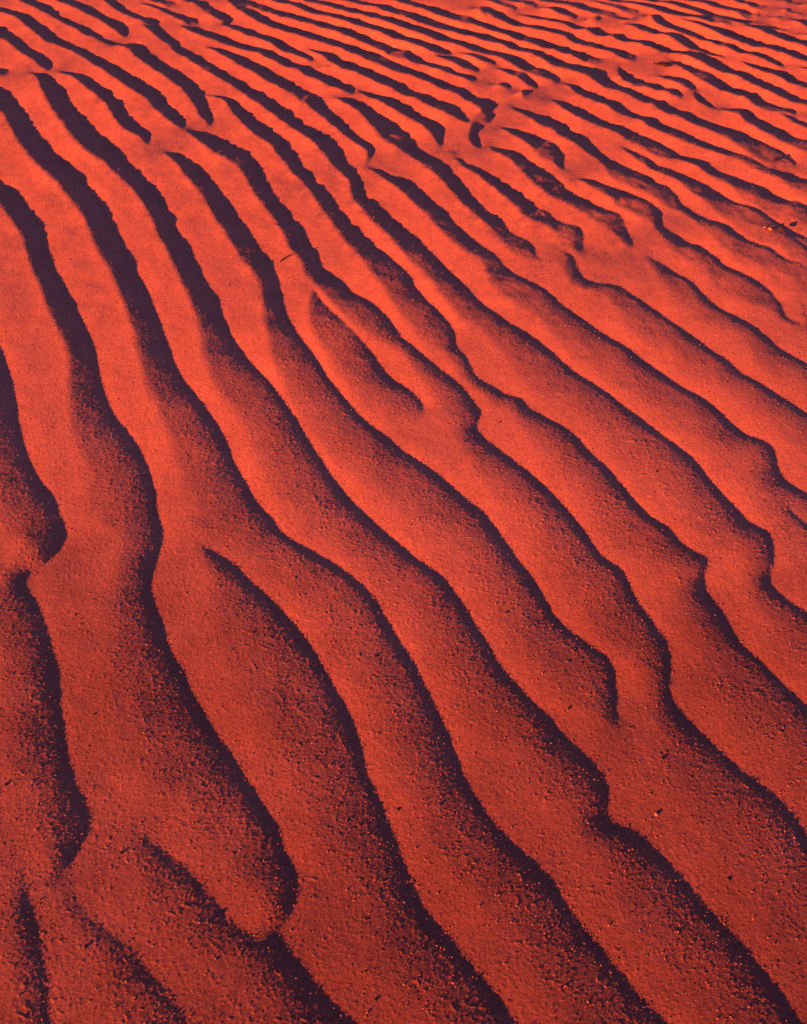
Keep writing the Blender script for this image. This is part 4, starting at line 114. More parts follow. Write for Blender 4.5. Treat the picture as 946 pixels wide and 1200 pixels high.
1.0 335 3203 334 3199 349 3194 346 3179 362 3183 357 3159 376 3172 369 3136 390 3164 382 3114 405 3161 393 3094 419 3153 404 3078 432 3141 415 3062 444 3127 425 3040 457 3116 434 3008 471 3108 437 2971 486 3106 440 2951 499 3096 445 2945 509 3078 453 2947 517 3055 461 2947 523 3030 470 2948 528 3003 481 2949 530 2975 494 2949 519 2950 498 2941 518 2924 507 2913 525 2902 519 2895 525 2874 524 2873;
1.0 561 2835 560 2832 576 2834 572 2816 591 2828 583 2799 604 2817 593 2781 617 2806 604 2763 630 2795 616 2746 643 2786 627 2730 657 2777 638 2714 669 2766 647 2695 682 2754 657 2676 694 2743 668 2661 707 2733 680 2650 720 2723 691 2639 733 2713 702 2626 745 2702 711 2614 756 2689 718 2602 767 2674 725 2593 776 2658 732 2587 783 2637 740 2584 783 2610 748 2580 777 2582 752 2567 773 2555 756 2542 774 2530 759 2511 782 2512 765 2483 791 2497 772 2459 801 2483 780 2439 811 2470 789 2422 820 2456 799 2405 831 2446 809 2388 845 2444 817 2374 857 2437 825 2362 867 2424 833 2352 876 2409 840 2340 884 2395 848 2329 892 2379 855 2315 898 2362 861 2297 904 2345 866 2275 912 2330 872 2255 923 2320 881 2239 934 2311 890 2227 944 2301 899 2215 953 2290 907 2202 962 2277 914 2190 970 2264 921 2177 978 2250 928 2165 986 2237 935 2152 995 2226 941 2140 1003 2213 947 2130 1010 2199 955 2123 1015 2183 963 2117 1019 2165 971 2110 1022 2147 979 2103 1023 2127 987 2094 1021 2106 997 2085 1019 2085 1007 2073 1025 2071 1016 2058 1034 2061 1026 2047 1044 2054 1038 2043 1054 2048 1051 2040;
1.0 295 3051 294 3047 309 3042 305 3015 324 3035 317 2987 339 3030 329 2968 354 3024 341 2954 368 3015 350 2939 380 3001 359 2920 392 2985 367 2901 403 2966 375 2881 414 2948 384 2859 424 2930 393 2838 436 2913 402 2817 447 2897 412 2797 458 2881 421 2779 469 2865 431 2763 480 2849 441 2749 490 2831 450 2734 500 2813 460 2720 508 2793 471 2707 516 2773 482 2695 525 2754 494 2682 535 2737 507 2669 545 2721 519 2657 555 2706 531 2643 566 2693 543 2628 577 2679 554 2614 588 2667 565 2601 599 2655 577 2588 611 2643 588 2573 622 2633 597 2557 635 2626 604 2540 648 2621 607 2528 658 2608 614 2526 664 2588 620 2524 666 2564 626 2518 666 2538 631 2508 664 2513 635 2492 664 2488 640 2470 665 2465 645 2447 668 2443 652 2430 670 2422 659 2420 661 2401 656 2405 649 2382 648 2383;
1.0 702 2382 700 2380 710 2364 705 2355 719 2348 710 2329 730 2335 716 2303 741 2321 721 2279 752 2308 727 2255 762 2295 732 2231 773 2282 736 2207 783 2270 741 2188 794 2257 747 2173 803 2242 755 2162 808 2222 764 2152 815 2204 773 2141 822 2187 783 2130 828 2169 793 2116 835 2152 802 2101 842 2135 811 2085 850 2120 821 2070 859 2107 833 2057 871 2099 845 2049 882 2090 855 2040 890 2077 863 2025 899 2064 869 2009 909 2054 877 1996 919 2043 885 1985 928 2031 892 1974 935 2016 898 1960 942 2001 902 1943 948 1986 906 1925 955 1971 911 1907 962 1957 916 1890 969 1944 923 1874 977 1931 930 1859 985 1920 937 1845 994 1909 945 1832 1003 1898 954 1820 1012 1888 962 1809 1020 1877 970 1799 1028 1866 978 1788 1037 1855 985 1777 1045 1844 993 1767 1052 1833 1000 1756 1060 1822 1008 1745 1068 1811 1015 1735 1075 1800 1023 1724 1083 1789 1030 1714 1091 1778 1038 1703;
1.0 156 2964 157 2960 172 2971 171 2959 187 2968 183 2951 196 2945 190 2929 207 2924 201 2902 220 2912 214 2883 234 2900 227 2868 247 2887 239 2855 260 2872 251 2838 272 2858 261 2814 285 2846 269 2794 296 2826 278 2778 305 2805 288 2759 316 2790 300 2738 329 2776 311 2719 341 2763 322 2702 353 2749 331 2686 364 2732 340 2668 373 2714 348 2648 383 2695 357 2629 392 2677 367 2609 403 2662 379 2592 415 2648 390 2576 427 2639 401 2564 440 2632 413 2559 448 2612 424 2557 452 2588 433 2548 462 2573 446 2530 474 2562 458 2508 487 2555 462 2474 500 2551 463 2450 514 2547 465 2440 525 2535 470 2439 531 2515 477 2441 533 2491 482 2442 530 2465 487 2441 522 2441 492 2434 515 2418 500 2413 518 2396 517 2395;
1.0 463 2394 463 2391 477 2387 470 2367 486 2370 469 2343 488 2344 463 2314 492 2321 464 2288 495 2297 470 2265 500 2275 480 2242 510 2258 495 2225 521 2247 511 2216 535 2241 527 2209 549 2238 542 2204 563 2238 554 2198 577 2233 564 2188 590 2225 572 2174 601 2214 579 2156 612 2202 584 2136 622 2189 590 2117 632 2175 597 2100 642 2162 605 2084 652 2149 612 2068 662 2136 620 2054 671 2122 628 2039 681 2108 637 2025 690 2095 645 2012 699 2081 654 1999 707 2067 662 1986 716 2054 671 1973 725 2040 679 1960 733 2027 687 1947 742 2013 696 1934 750 2000 704 1922 759 1987 712 1909 767 1973 720 1896 775 1959 728 1882 782 1946 736 1869 790 1933 744 1855 799 1921 752 1844 809 1911 761 1834 818 1901 771 1825 826 1888 779 1815 831 1872 786 1804 837 1858 793 1790 845 1845 801 1778 853 1834 811 1767 862 1824 821 1757 870 1813 830 1748 879 1803 838 1737 887 1792 846 1726 895 1781 853 1714 903 1771 859 1702 911 1760 866 1690 919 1749 873 1678 927 1738 880 1667 935 1728 887 1657 943 1717 895 1646 950 1707 902 1636 958 1697 910 1627 965 1686 918 1617 973 1676 925 1607 980 1666 932 1597 988 1656 940 1588 995 1646 947 1578 1003 1636 955 1568 1010 1626 962 1559 1017 1616 969 1549 1024 1606 976 1540 1032 1596 983 1531;
1.0 -248 3420 -248 3415 -232 3424 -231 3389 -216 3418 -217 3371 -200 3406 -204 3355 -185 3391 -190 3337 -170 3375 -176 3317 -155 3360 -162 3296 -140 3346 -149 3277 -125 3330 -137 3251 -111 3310 -127 3216 -98 3292 -117 3181 -83 3275 -105 3151 -69 3259 -94 3127 -56 3241 -83 3104 -43 3222 -74 3080 -29 3205 -65 3059 -15 3190 -55 3044 -2 3174 -46 3033 12 3157 -36 3026 22 3133 -26 3025 21 3101 -23 3021 20 3070 -15 3017 23 3039 3 3005 33 3018 22 2978 47 3008 36 2951 61 2998 48 2929 74 2985 59 2909 87 2970 69 2890 100 2956 79 2873 112 2940 90 2859 123 2923 99 2845 134 2905 109 2831 145 2885 118 2816 154 2864 127 2801 163 2842 135 2784 171 2820 143 2766 178 2797 151 2745 186 2774 160 2724 193 2752 169 2703 202 2732 179 2682 211 2712 189 2663 220 2695 200 2645 230 2677 211 2628 240 2661 221 2610 250 2645 230 2591 260 2629 239 2573 270 2614 248 2557 280 2598 257 2543 289 2582 265 2529 298 2565 274 2516 305 2546 282 2500 309 2523 286 2476 318 2506 295 2451 329 2496 306 2432 340 2486 315 2416 352 2477 322 2402 363 2466 329 2393 371 2451 338 2388 376 2431 347 2386 378 2408 357 2383 382 2388 370 2371 389 2371 383 2360 396 2354 395 2352;
1.0 -167 3494 -169 3482 -153 3478 -155 3460 -139 3464 -141 3439 -124 3453 -126 3421 -109 3444 -110 3405 -93 3437 -96 3388 -78 3430 -81 3368 -63 3423 -68 3348 -48 3414 -56 3332 -34 3403 -44 3318 -20 3390 -32 3305 -6 3374 -21 3291 7 3356 -10 3275 19 3336 2 3259 30 3315 15 3246 42 3295 30 3231 55 3282 45 3214 70 3275 58 3200 83 3263 68 3182 96 3247 74 3161 108 3230 79 3144 120 3211 84 3136 128 3187 90 3133 127 3156 95 3128 126 3125 102 3113 130 3097 111 3091 128 3068 117 3071 120 3042 119 3043;
1.0 112 3001 112 2998 133 3020 134 3008 154 3029 154 3025;
1.0 -378 3863 -378 3859 -362 3854 -362 3837 -346 3845 -346 3815 -330 3837 -330 3793 -314 3830 -315 3773 -299 3817 -302 3754 -284 3801 -289 3733 -269 3782 -276 3711 -255 3763 -263 3689 -241 3743 -248 3665 -226 3726 -231 3644 -211 3717 -214 3635 -195 3710 -198 3627 -180 3702 -184 3616 -165 3690 -170 3605 -150 3677 -157 3593 -136 3662 -144 3578 -121 3649 -131 3557 -107 3633 -118 3540 -94 3615 -104 3529 -80 3599 -90 3517 -66 3586 -75 3504 -51 3574 -61 3493 -37 3561 -48 3484 -24 3545 -35 3475 -12 3525 -23 3460 1 3507 -9 3443 15 3494 6 3426 29 3484 21 3415 43 3475 36 3407 57 3466 49 3402 71 3453 61 3389 83 3438 73 3368 97 3424 86 3348 110 3412 99 3327 124 3403 112 3307 138 3397 124 3289 152 3392 134 3277 166 3383 143 3268 178 3369 151 3261 189 3350 160 3258 197 3325 170 3257 203 3297 182 3252 210 3271 195 3239 218 3248 209 3223 228 3229 224 3214 241 3217 240 3213;
1.0 461 875 459 874 462 851 454 848 463 827 455 824 465 805 463 804;
1.0 1142 2498 1101 2432 1150 2481 1104 2409 1157 2464 1107 2386 1164 2447 1111 2363 1172 2430 1115 2343 1179 2413 1121 2324 1186 2396 1126 2306 1193 2380 1133 2288 1200 2363 1139 2272 1207 2347 1146 2256 1214 2331 1153 2240 1221 2315 1159 2225 1228 2299 1166 2209 1235 2283 1173 2194 1242 2268 1180 2179;
1.0 829 1373 754 1278 838 1360 763 1265 847 1347 771 1253 855 1334 780 1241 864 1321 788 1230 872 1308 797 1218 881 1296 805 1206 889 1284 814 1194 897 1271 822 1183 906 1259 830 1172 914 1247 838 1160;
1.0 1095 2180 1093 2180 1087 2153 1083 2151 1081 2125 1074 2122 1079 2100 1070 2094 1078 2075 1068 2068 1075 2050 1065 2043 1072 2025 1061 2019 1069 2000 1058 1994 1066 1975 1055 1969 1062 1951 1051 1945 1059 1927 1048 1921 1056 1903 1045 1898 1052 1880 1041 1874;
1.0 330 3531 331 3527 348 3547 348 3517 366 3557 361 3499 383 3550 370 3499 393 3522 381 3502 394 3482 392 3481;
1.0 404 3444 405 3441 421 3471 423 3450 439 3491 434 3438 455 3484 432 3447 445 3444 434 3447 434 3406 432 3407"""
rows = [[float(v) for v in r.split()] for r in LINES.split(';')]
lines = [(r[0], np.array(r[1:]).reshape(-1, 4) / 1000) for r in rows]

# ------------------------------------------------------------------ height field
X0, X1, Y0, Y1, DX = -4.2, 4.2, -1.3, 7.0, 0.0035
NX, NY = int((X1 - X0) / DX), int((Y1 - Y0) / DX)
gx = X0 + np.arange(NX) * DX; gy = Y0 + np.arange(NY) * DX
GX = np.zeros((NY, NX), np.float32); GY = np.zeros((NY, NX), np.float32); MK = np.zeros((NY, NX), np.float32)

def smooth(a, b, x):
    t = np.clip((x - a) / (b - a), 0, 1); return t * t * (3 - 2 * t)

def noise2(x, y, seed):
    """value noise, unit cells, range about -1..1"""
    r = np.random.default_rng(seed); tab = r.uniform(-1, 1, (256, 256)).astype(np.float32)
    xi = np.floor(x).astype(np.int64); yi = np.floor(y).astype(np.int64)
    fx = (x - xi).astype(np.float32); fy = (y - yi).astype(np.float32)
    fx = fx * fx * (3 - 2 * fx); fy = fy * fy * (3 - 2 * fy)
    a = tab[yi & 255, xi & 255]; b = tab[yi & 255, (xi + 1) & 255]
    c = tab[(yi + 1) & 255, xi & 255]; d = tab[(yi + 1) & 255, (xi + 1) & 255]
    return (a * (1 - fx) + b * fx) * (1 - fy) + (c * (1 - fx) + d * fx) * fy

# lay every lee face (the strip between its crest and its foot) into the slope grids
WIND = (math.sin(R(51)), math.cos(R(51)))
TT = np.full(NY * NX, 9.0, np.float32); NRX = np.zeros(NY * NX, np.float32); NRY = NRX.copy(); WW = NRX.copy(); FARG = NRX.copy()
for power, l in lines:
    seg = np.hypot(*np.diff(l[:, :2], axis=0).T); L = np.concatenate([[0], np.cumsum(seg)])
    n = max(int(L[-1] / (DX * .35)), 4); u = np.linspace(0, L[-1], n)
    p = np.stack([np.interp(u, L, l[:, k]) for k in range(4)], 1)
    d = np.stack([np.gradient(p[:, 0]), np.gradient(p[:, 1])], 1)
    ks = max(int(.02 / (DX * .35)), 1); ker = np.hanning(2 * ks + 3)
    pad = np.pad(d, ((ks + 1, ks + 1), (0, 0)), 'edge')
    d = np.stack([np.convolve(pad[:, k], ker, 'valid') for k in range(2)], 1); d /= np.hypot(d[:, 0], d[:, 1])[:, None] + 1e-9
    nx, ny = -d[:, 1], d[:, 0]
    # the lee looks downwind even where its foot line hooks round the nose of a ridge
    wb = .1 + .45 * smooth(1.3, 2.5, p[:, 1]); nx, ny = nx + wb * WIND[0], ny + wb * WIND[1]; q = np.hypot(nx, ny) + 1e-6; nx, ny = nx / q, ny / q
    steep = np.clip(.95 / np.maximum(nx * sa + ny * ca, .3), .95, 1.7)
    w = np.abs((p[:, 2] - p[:, 0]) * nx + (p[:, 3] - p[:, 1]) * ny)
    far = smooth(1.35, 3.1, p[:, 1] - .55 * p[:, 0]); ext = 1.68 - .68 * far
    span = np.hypot(p[:, 2] - p[:, 0], p[:, 3] - p[:, 1]).max() * 1.3
    for t in np.linspace(0, 1.06, max(int(span / (DX * .35)), 4)):
        x = p[:, 0] + (p[:, 2] - p[:, 0]) * t * ext; y = p[:, 1] + (p[:, 3] - p[:, 1]) * t * ext
        i = np.rint((x - X0) / DX).astype(int); j = np.rint((y - Y0) / DX).astype(int)
        ok = (i >= 0) & (i < NX) & (j >= 0) & (j < NY)
        c = (j * NX + i)[ok]; b = t < TT[c]; c = c[b]
        TT[c] = t; NRX[c] = (nx * steep * power)[ok][b]; NRY[c] = (ny * steep * power)[ok][b]; WW[c] = w[ok][b]; FARG[c] = far[ok][b]
soft = np.clip(1 - TT, 0, 1) ** 1.1 * .80 + .30 * (1 - smooth(.01, .12, TT))
hard = 1 - smooth(.72, 1.05, TT)
AMP = (soft * (1 - FARG) + hard * FARG) * smooth(.0, .018, WW)
GX = (AMP * NRX).reshape(NY, NX); GY = (AMP * NRY).reshape(NY, NX); MK = AMP.reshape(NY, NX)
CRM = ((TT > .62) & (TT < 1.2) & (WW > .006)).astype(np.float32).reshape(NY, NX)
del TT, NRX, NRY, WW, FARG, soft, hard, AMP

# beyond the surveyed patch the ripples go on in the same sense
XX, YY = np.meshgrid(gx, gy)
FARY = 4.68
def outside(X, Y):
    # 0 inside the surveyed trapezium, 1 well outside
    e = np.maximum(np.abs(X) - (.50 + .315 * np.maximum(Y, 0)), 0) / .25
    f = np.maximum(.30 - Y, 0) / .10
    g = np.maximum(Y - FARY, 0) / .4
    return np.clip(e + f + g, 0, 1)
def synth(X, Y):
    nx, ny = math.sin(R(51)), math.cos(R(51))
    u = X * nx + Y * ny; v = -X * ny + Y * nx
    u = u + .10 * noise2(u / .9 + 7, v / .9, 3) + .035 * noise2(u / .3, v / .35, 4)
    ph = u / .175 + .45 * noise2(u / 1.6, v / 2.4, 5)
    fr = ph - np.floor(ph)
    lee = smooth(.62, .74, fr) * (1 - smooth(.97, 1.0, fr))
    return lee * nx, lee * ny
out = outside(XX, YY)
sx, sy = synth(XX, YY)
GX = GX * (1 - out) + sx * out; GY = GY * (1 - out) + sy * out
MK = MK * (1 - out) + np.hypot(sx, sy) * out
del sx, sy

kx = np.fft.rfftfreq(NX, DX).astype(np.float32) * 2 * np.pi
ky = np.fft.fftfreq(NY, DX).astype(np.float32) * 2 * np.pi
K2 = (kx[None, :] ** 2 + ky[:, None] ** 2)
def blur(a, s):
    return np.fft.irfft2(np.fft.rfft2(a) * np.exp(-K2 * s * s / 2), (NY, NX)).astype(np.float32)
LEE = 0.268
frac = np.clip(blur(MK, .16), 0, .6)
boost = (LEE + LEE * frac / (1 - frac)) * (1 + .26 * smooth(1.5, 3.4, YY - .45 * XX)) * (.81 + .19 * smooth(.5, 1.5, YY)) * (1 + .16 * smooth(.5, 1.3, XX) * smooth(1.4, 2.4, YY))
FX = np.fft.rfft2(-GX * boost); FY = np.fft.rfft2(-GY * boost)
beta = (2 * np.pi / .36) ** 2
HF = -(1j * kx[None, :] * FX + 1j * ky[:, None] * FY) / (K2 + beta)
HF *= np.exp(-K2 * .0035 ** 2 / 2)
HGT = np.fft.irfft2(HF, (NY, NX)).astype(np.float32)
LEEM = blur(MK, .012)
CRM = np.clip(blur(CRM, .014) * 2, 0, 1)
del FX, FY, HF, XX, YY, GX, GY, out
print('height range', HGT.min(), HGT.max())

def sample(A, x, y):
    fx = np.clip((x - X0) / DX, 0, NX - 2.001); fy = np.clip((y - Y0) / DX, 0, NY - 2.001)
    i = fx.astype(int); j = fy.astype(int); fx = fx - i; fy = fy - j
    return (A[j, i] * (1 - fx) + A[j, i + 1] * fx) * (1 - fy) + (A[j + 1, i] * (1 - fx) + A[j + 1, i + 1] * fx) * fy

def edge_fade(x, y):
    return smooth(X0, X0 + .8, x) * (1 - smooth(X1 - .8, X1, x)) * (1 - smooth(Y1 - 1, Y1 - .1, y)) * smooth(Y0, Y0 + .5, y)

def base_height(x, y):
    f = edge_fade(x, y)
    h = sample(HGT, x, y) * f
    if np.any(f < 1):
        u = x * math.sin(R(51)) + y * math.cos(R(51))
        u = u + .1 * noise2(x / .9, y / .9, 3)
        h = h + (1 - f) * .008 * np.sin(u / .215 * 2 * np.pi)
        d = np.hypot(x, y)
        h = h + smooth(14, 60, d) * 1.2 * noise2(x / 25 + 3, y / 25, 12) + smooth(100, 600, d) * 10 * (noise2(x / 150, y / 150, 13) - .6)
    # broad lie of the ground
    h = h + TILT(x, y)
    return h
def TILT(x, y):
    return 0.003 * noise2(x / .8 + 9, y / .8 + 4, 21) + .06 * (1 - np.clip(y, 0, 3) / 3) ** 3

def grain_height(x, y, sp):
    """sand grain relief; sp = local vertex spacing, octaves finer than it are dropped"""
    lee = sample(LEEM, x, y)
    coarse = .38 + .14 * smooth(.03, .5, lee)
    h = 0
    for lam, amp, seed in ((.0026, .00036, 31), (.0042, .00026, 32), (.009, .00010, 33), (.024, .00025, 34), (.07, .0009, 35), (.02, .0006, 36), (.045, .0012, 37)):
        k = 1 - smooth(.55, 1.3, sp / lam)
        c, s = math.cos(seed), math.sin(seed)
        h = h + amp * k * noise2((x * c + y * s) / lam, (y * c - x * s) / lam, seed) * (coarse if lam < .02 else (smooth(1.4, 2.9, y) * (.5 + lee) if seed > 35 else 1))
    # short flutes combed along the light wind on the far crests
    u = x * sa + y * ca; v = x * ca - y * sa
    h = h + smooth(1.5, 2.6, y) * ( sample(CRM, x, y) * (.0013 * noise2(u / .10, v / .024, 44) + .0008 * noise2(u / .05, v / .011, 45)) * np.clip(noise2(u / .4, v / .3, 47) + .7, .2, 1.4) + .0013 * noise2(u / .10, v / .07, 46))
    # scattered coarser grains and tiny clods standing proud
    for lam, thr, amp, seed in ((.0032, .45, .0022, 41), (.0050, .66, .0042, 42), (.0085, .84, .0090, 43)):
        k = 1 - smooth(.6, 1.6, sp / lam)
        c, s = math.cos(seed), math.sin(seed)
        n = noise2((x * c + y * s) / lam, (y * c - x * s) / lam, seed)
        h = h + amp * k * np.clip(n - thr + .12 * (lee - .5), 0, 1) * (.46 + .36 * coarse)
    return h

# ------------------------------------------------------------------ the sand sheet: a fan of quads, finest near the viewer
dl = np.concatenate([np.linspace(115, 79, 60, endpoint=False), np.linspace(79, 16.0, 1550, endpoint=False), np.linspace(16.0, .12, 220)])
yy = H_CAM / np.tan(np.radians(dl)); slant = H_CAM / np.sin(np.radians(dl))
kk = np.concatenate([-np.geomspace(8, .95, 90, endpoint=False), np.linspace(-.95, .95, 1850), np.geomspace(.95, 8, 91)[1:]])
VX = slant[:, None] * kk[None, :] * (1 + 0 * yy[:, None]); VY = np.repeat(yy[:, None], len(kk), 1)
sp = np.maximum(slant[:, None] * np.gradient(kk)[None, :], np.abs(np.gradient(yy))[:, None] * .6)
VZ = base_height(VX, VY) + grain_height(VX, VY, sp)
nr, nc = VX.shape
co = np.stack([VX, VY, VZ], -1).reshape(-1, 3).astype(np.float32)
idx = np.arange(nr * nc).reshape(nr, nc)
q = np.stack([idx[:-1, :-1], idx[:-1, 1:], idx[1:, 1:], idx[1:, :-1]], -1).reshape(-1, 4)

def mesh_from(name, co, faces, smoothf=True):
    me = bpy.data.meshes.new(name); n = faces.shape[1]
    me.vertices.add(len(co)); me.vertices.foreach_set('co', np.ascontiguousarray(co, np.float32).ravel())
    me.loops.add(faces.size); me.loops.foreach_set('vertex_index', faces.ravel().astype(np.int32))
    me.polygons.add(len(faces)); me.polygons.foreach_set('loop_start', np.arange(0, faces.size, n, dtype=np.int32))
    me.update(calc_edges=True)
    me.polygons.foreach_set('use_smooth', np.full(len(faces), smoothf))
    return me
sand_me = mesh_from('sand', co, q)
sand = bpy.data.objects.new('sand', sand_me); scn.collection.objects.link(sand)
sand['kind'] = 'structure'
sand['label'] = 'red desert sand blown into long wavy wind ripples'
at = sand_me.attributes.new('coarse', 'FLOAT', 'POINT')      # lens falloff painted into the sand colour, darkest nearest the camera
near_dark = 1 - smooth(.32, 1.5, VY + .35 * noise2(VX / .5, VY / .5, 51) + .12 * noise2(VX / .07, VY / .07, 52))
at.data.foreach_set('value', near_dark.astype(np.float32).ravel())

# ------------------------------------------------------------------ sand material
def sand_material():
    m = bpy.data.materials.new('red_sand'); m.use_nodes = True; nt = m.node_tree; N = nt.nodes; Lk = nt.links
    b = N['Principled BSDF']; b.inputs['Roughness'].default_value = .95
    b.inputs['Specular IOR Level'].default_value = .08
    tc = N.new('ShaderNodeTexCoord')
    def nz(scale, det=2, rough=.6):
        n = N.new('ShaderNodeTexNoise'); n.inputs['Scale'].default_value = scale; n.inputs['Detail'].default_value = det
        n.inputs['Roughness'].default_value = rough; Lk.new(tc.outputs['Object'], n.inputs['Vector']); return n
    n1 = nz(420, 2); n2 = nz(9, 3); n3 = nz(900, 0)
    r = N.new('ShaderNodeValToRGB'); e = r.color_ramp.elements
    e[0].position = .28; e[0].color = (.26, .040, .044, 1)
    e[1].position = .72; e[1].color = (.62, .104, .088, 1)
    x = e.new(.50); x.color = (.47, .073, .071, 1)
    Lk.new(n1.outputs['Fac'], r.inputs[0])
    mx = N.new('ShaderNodeMix'); mx.data_type = 'RGBA'; mx.blend_type = 'MULTIPLY'; mx.inputs[0].default_value = .35
    r2 = N.new('ShaderNodeValToRGB'); r2.color_ramp.elements[0].position = .35; r2.color_ramp.elements[0].color = (.75, .72, .75, 1)
    r2.color_ramp.elements[1].position = .65; r2.color_ramp.elements[1].color = (1.1, 1.1, 1.1, 1)
    Lk.new(n2.outputs['Fac'], r2.inputs[0]); Lk.new(r.outputs[0], mx.inputs[6]); Lk.new(r2.outputs[0], mx.inputs[7])
    n4 = nz(110, 2, .8); r4 = N.new('ShaderNodeValToRGB'); r4.color_ramp.elements[0].position = .38; r4.color_ramp.elements[0].color = (.62, .58, .60, 1)
    r4.color_ramp.elements[1].position = .60; r4.color_ramp.elements[1].color = (1.12, 1.14, 1.12, 1)
    m4 = N.new('ShaderNodeMix'); m4.data_type = 'RGBA'; m4.blend_type = 'MULTIPLY'; m4.inputs[0].default_value = .35
    Lk.new(n4.outputs['Fac'], r4.inputs[0]); Lk.new(mx.outputs[2], m4.inputs[6]); Lk.new(r4.outputs[0], m4.inputs[7])
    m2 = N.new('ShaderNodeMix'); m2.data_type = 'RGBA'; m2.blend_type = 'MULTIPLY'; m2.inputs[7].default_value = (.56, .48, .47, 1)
    av = N.new('ShaderNodeAttribute'); av.attribute_name = 'coarse'  # carries the painted foreground falloff, multiplied into the base colour
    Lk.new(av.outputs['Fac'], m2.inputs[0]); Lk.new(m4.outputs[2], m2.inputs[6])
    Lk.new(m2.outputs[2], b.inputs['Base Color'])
    bp = N.new('ShaderNodeBump'); bp.inputs['Distance'].default_value = .0006; bp.inputs['Strength'].default_value = .5
    Lk.new(n3.outputs['Fac'], bp.inputs['Height']); Lk.new(bp.outputs[0], b.inputs['Normal'])
    return m
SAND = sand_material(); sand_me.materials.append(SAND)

# ------------------------------------------------------------------ loose coarse grains lying on the sand (stuff)
def surf(x, y):
    return base_height(x, y) + grain_height(x, y, np.hypot(y, H_CAM) * .001)
def grains(n):
    r = np.random.default_rng(5)
    y = .18 + 2.9 * r.random(n * 4) ** 1.25; x = (r.random(n * 4) * 2 - 1) * (.75 + .36 * y)
    lee = sample(LEEM, x, y)
    dens = (.35 + .5 * smooth(.02, .35, lee)) * (.35 + .65 * (noise2(x / .06, y / .06, 61) > -.1))
    keep = r.random(n * 4) < dens * .8; x, y = x[keep][:n], y[keep][:n]; m = len(x)
    rad = .0005 + .0012 * r.random(m) ** 5; rad *= 1 + .25 * smooth(1, 3, y)
    z = surf(x, y) + rad * .35
    ph = r.random((m, 6)) * .5 + .75
    o = np.array([[1, 0, 0], [-1, 0, 0], [0, 1, 0], [0, -1, 0], [0, 0, .8], [0, 0, -.8]], float)
    f = np.array([[0, 2, 4], [2, 1, 4], [1, 3, 4], [3, 0, 4], [2, 0, 5], [1, 2, 5], [3, 1, 5], [0, 3, 5]])
    a = r.random(m) * 6.28; c, s = np.cos(a), np.sin(a)
    v = o[None] * ph[:, :, None] * rad[:, None, None]
    vx = v[..., 0] * c[:, None] - v[..., 1] * s[:, None] + x[:, None]; vy = v[..., 0] * s[:, None] + v[..., 1] * c[:, None] + y[:, None]
    co = np.stack([vx, vy, v[..., 2] + z[:, None]], -1).reshape(-1, 3)
    fa = (f[None] + 6 * np.arange(m)[:, None, None]).reshape(-1, 3)
    me = mesh_from('loose_sand_grains', co, fa, False)
    tone = np.repeat(r.random(m), 6).astype(np.float32)
    at = me.attributes.new('tone', 'FLOAT', 'POINT'); at.data.foreach_set('value', tone)
    ob = bpy.data.objects.new('loose_sand_grains', me); scn.collection.objects.link(ob)
    ob['kind'] = 'stuff'; ob['label'] = 'loose coarse sand grains scattered along the ripple crests'; ob['category'] = 'sand grains'
    mt = bpy.data.materials.new('coarse_grain'); mt.use_nodes = True; N = mt.node_tree.nodes; b = N['Principled BSDF']
    b.inputs['Roughness'].default_value = .7; b.inputs['Specular IOR Level'].default_value = .2
    av = N.new('ShaderNodeAttribute'); av.attribute_name = 'tone'; rr = N.new('ShaderNodeValToRGB'); e = rr.color_ramp.elements
    e[0].color = (.14, .022, .026, 1); e[1].color = (.44, .072, .06, 1); x_ = e.new(.55); x_.color = (.36, .055, .045, 1)
    mt.node_tree.links.new(av.outputs['Fac'], rr.inputs[0]); mt.node_tree.links.new(rr.outputs[0], b.inputs['Base Color'])
    me.materials.append(mt)
grains(45000)

# ------------------------------------------------------------------ single things on the sand
def flat_mat(name, c1, c2, scale, rough=.8):
    m = bpy.data.materials.new(name); m.use_nodes = True; N = m.node_tree.nodes; b = N['Principled BSDF']; b.inputs['Roughness'].default_value = rough; b.inputs['Specular IOR Level'].default_value = .06
    tc = N.new('ShaderNodeTexCoord'); n = N.new('ShaderNodeTexNoise'); n.inputs['Scale'].default_value = scale
    r = N.new('ShaderNodeValToRGB'); r.color_ramp.elements[0].position = .35; r.color_ramp.elements[0].color = c1 + (1,)
    r.color_ramp.elements[1].position = .65; r.color_ramp.elements[1].color = c2 + (1,)
    L = m.node_tree.links; L.new(tc.outputs['Object'], n.inputs[0]); L.new(n.outputs['Fac'], r.inputs[0]); L.new(r.outputs[0], b.inputs['Base Color'])
    return m
DARKSTONE = flat_mat('ironstone', (.045, .012, .014), (.12, .025, .022), 300)
REDSTONE = flat_mat('red_stone', (.30, .05, .03), (.55, .10, .06), 250)
WOOD = flat_mat('dry_wood', (.015, .004, .005), (.05, .008, .010), 200)
STRAW = flat_mat('dry_straw', (.10, .03, .02), (.22, .07, .04), 200)

def height_at(x, y):
    a = np.array([float(x)]); b = np.array([float(y)])
    return float(surf(a, b)[0])

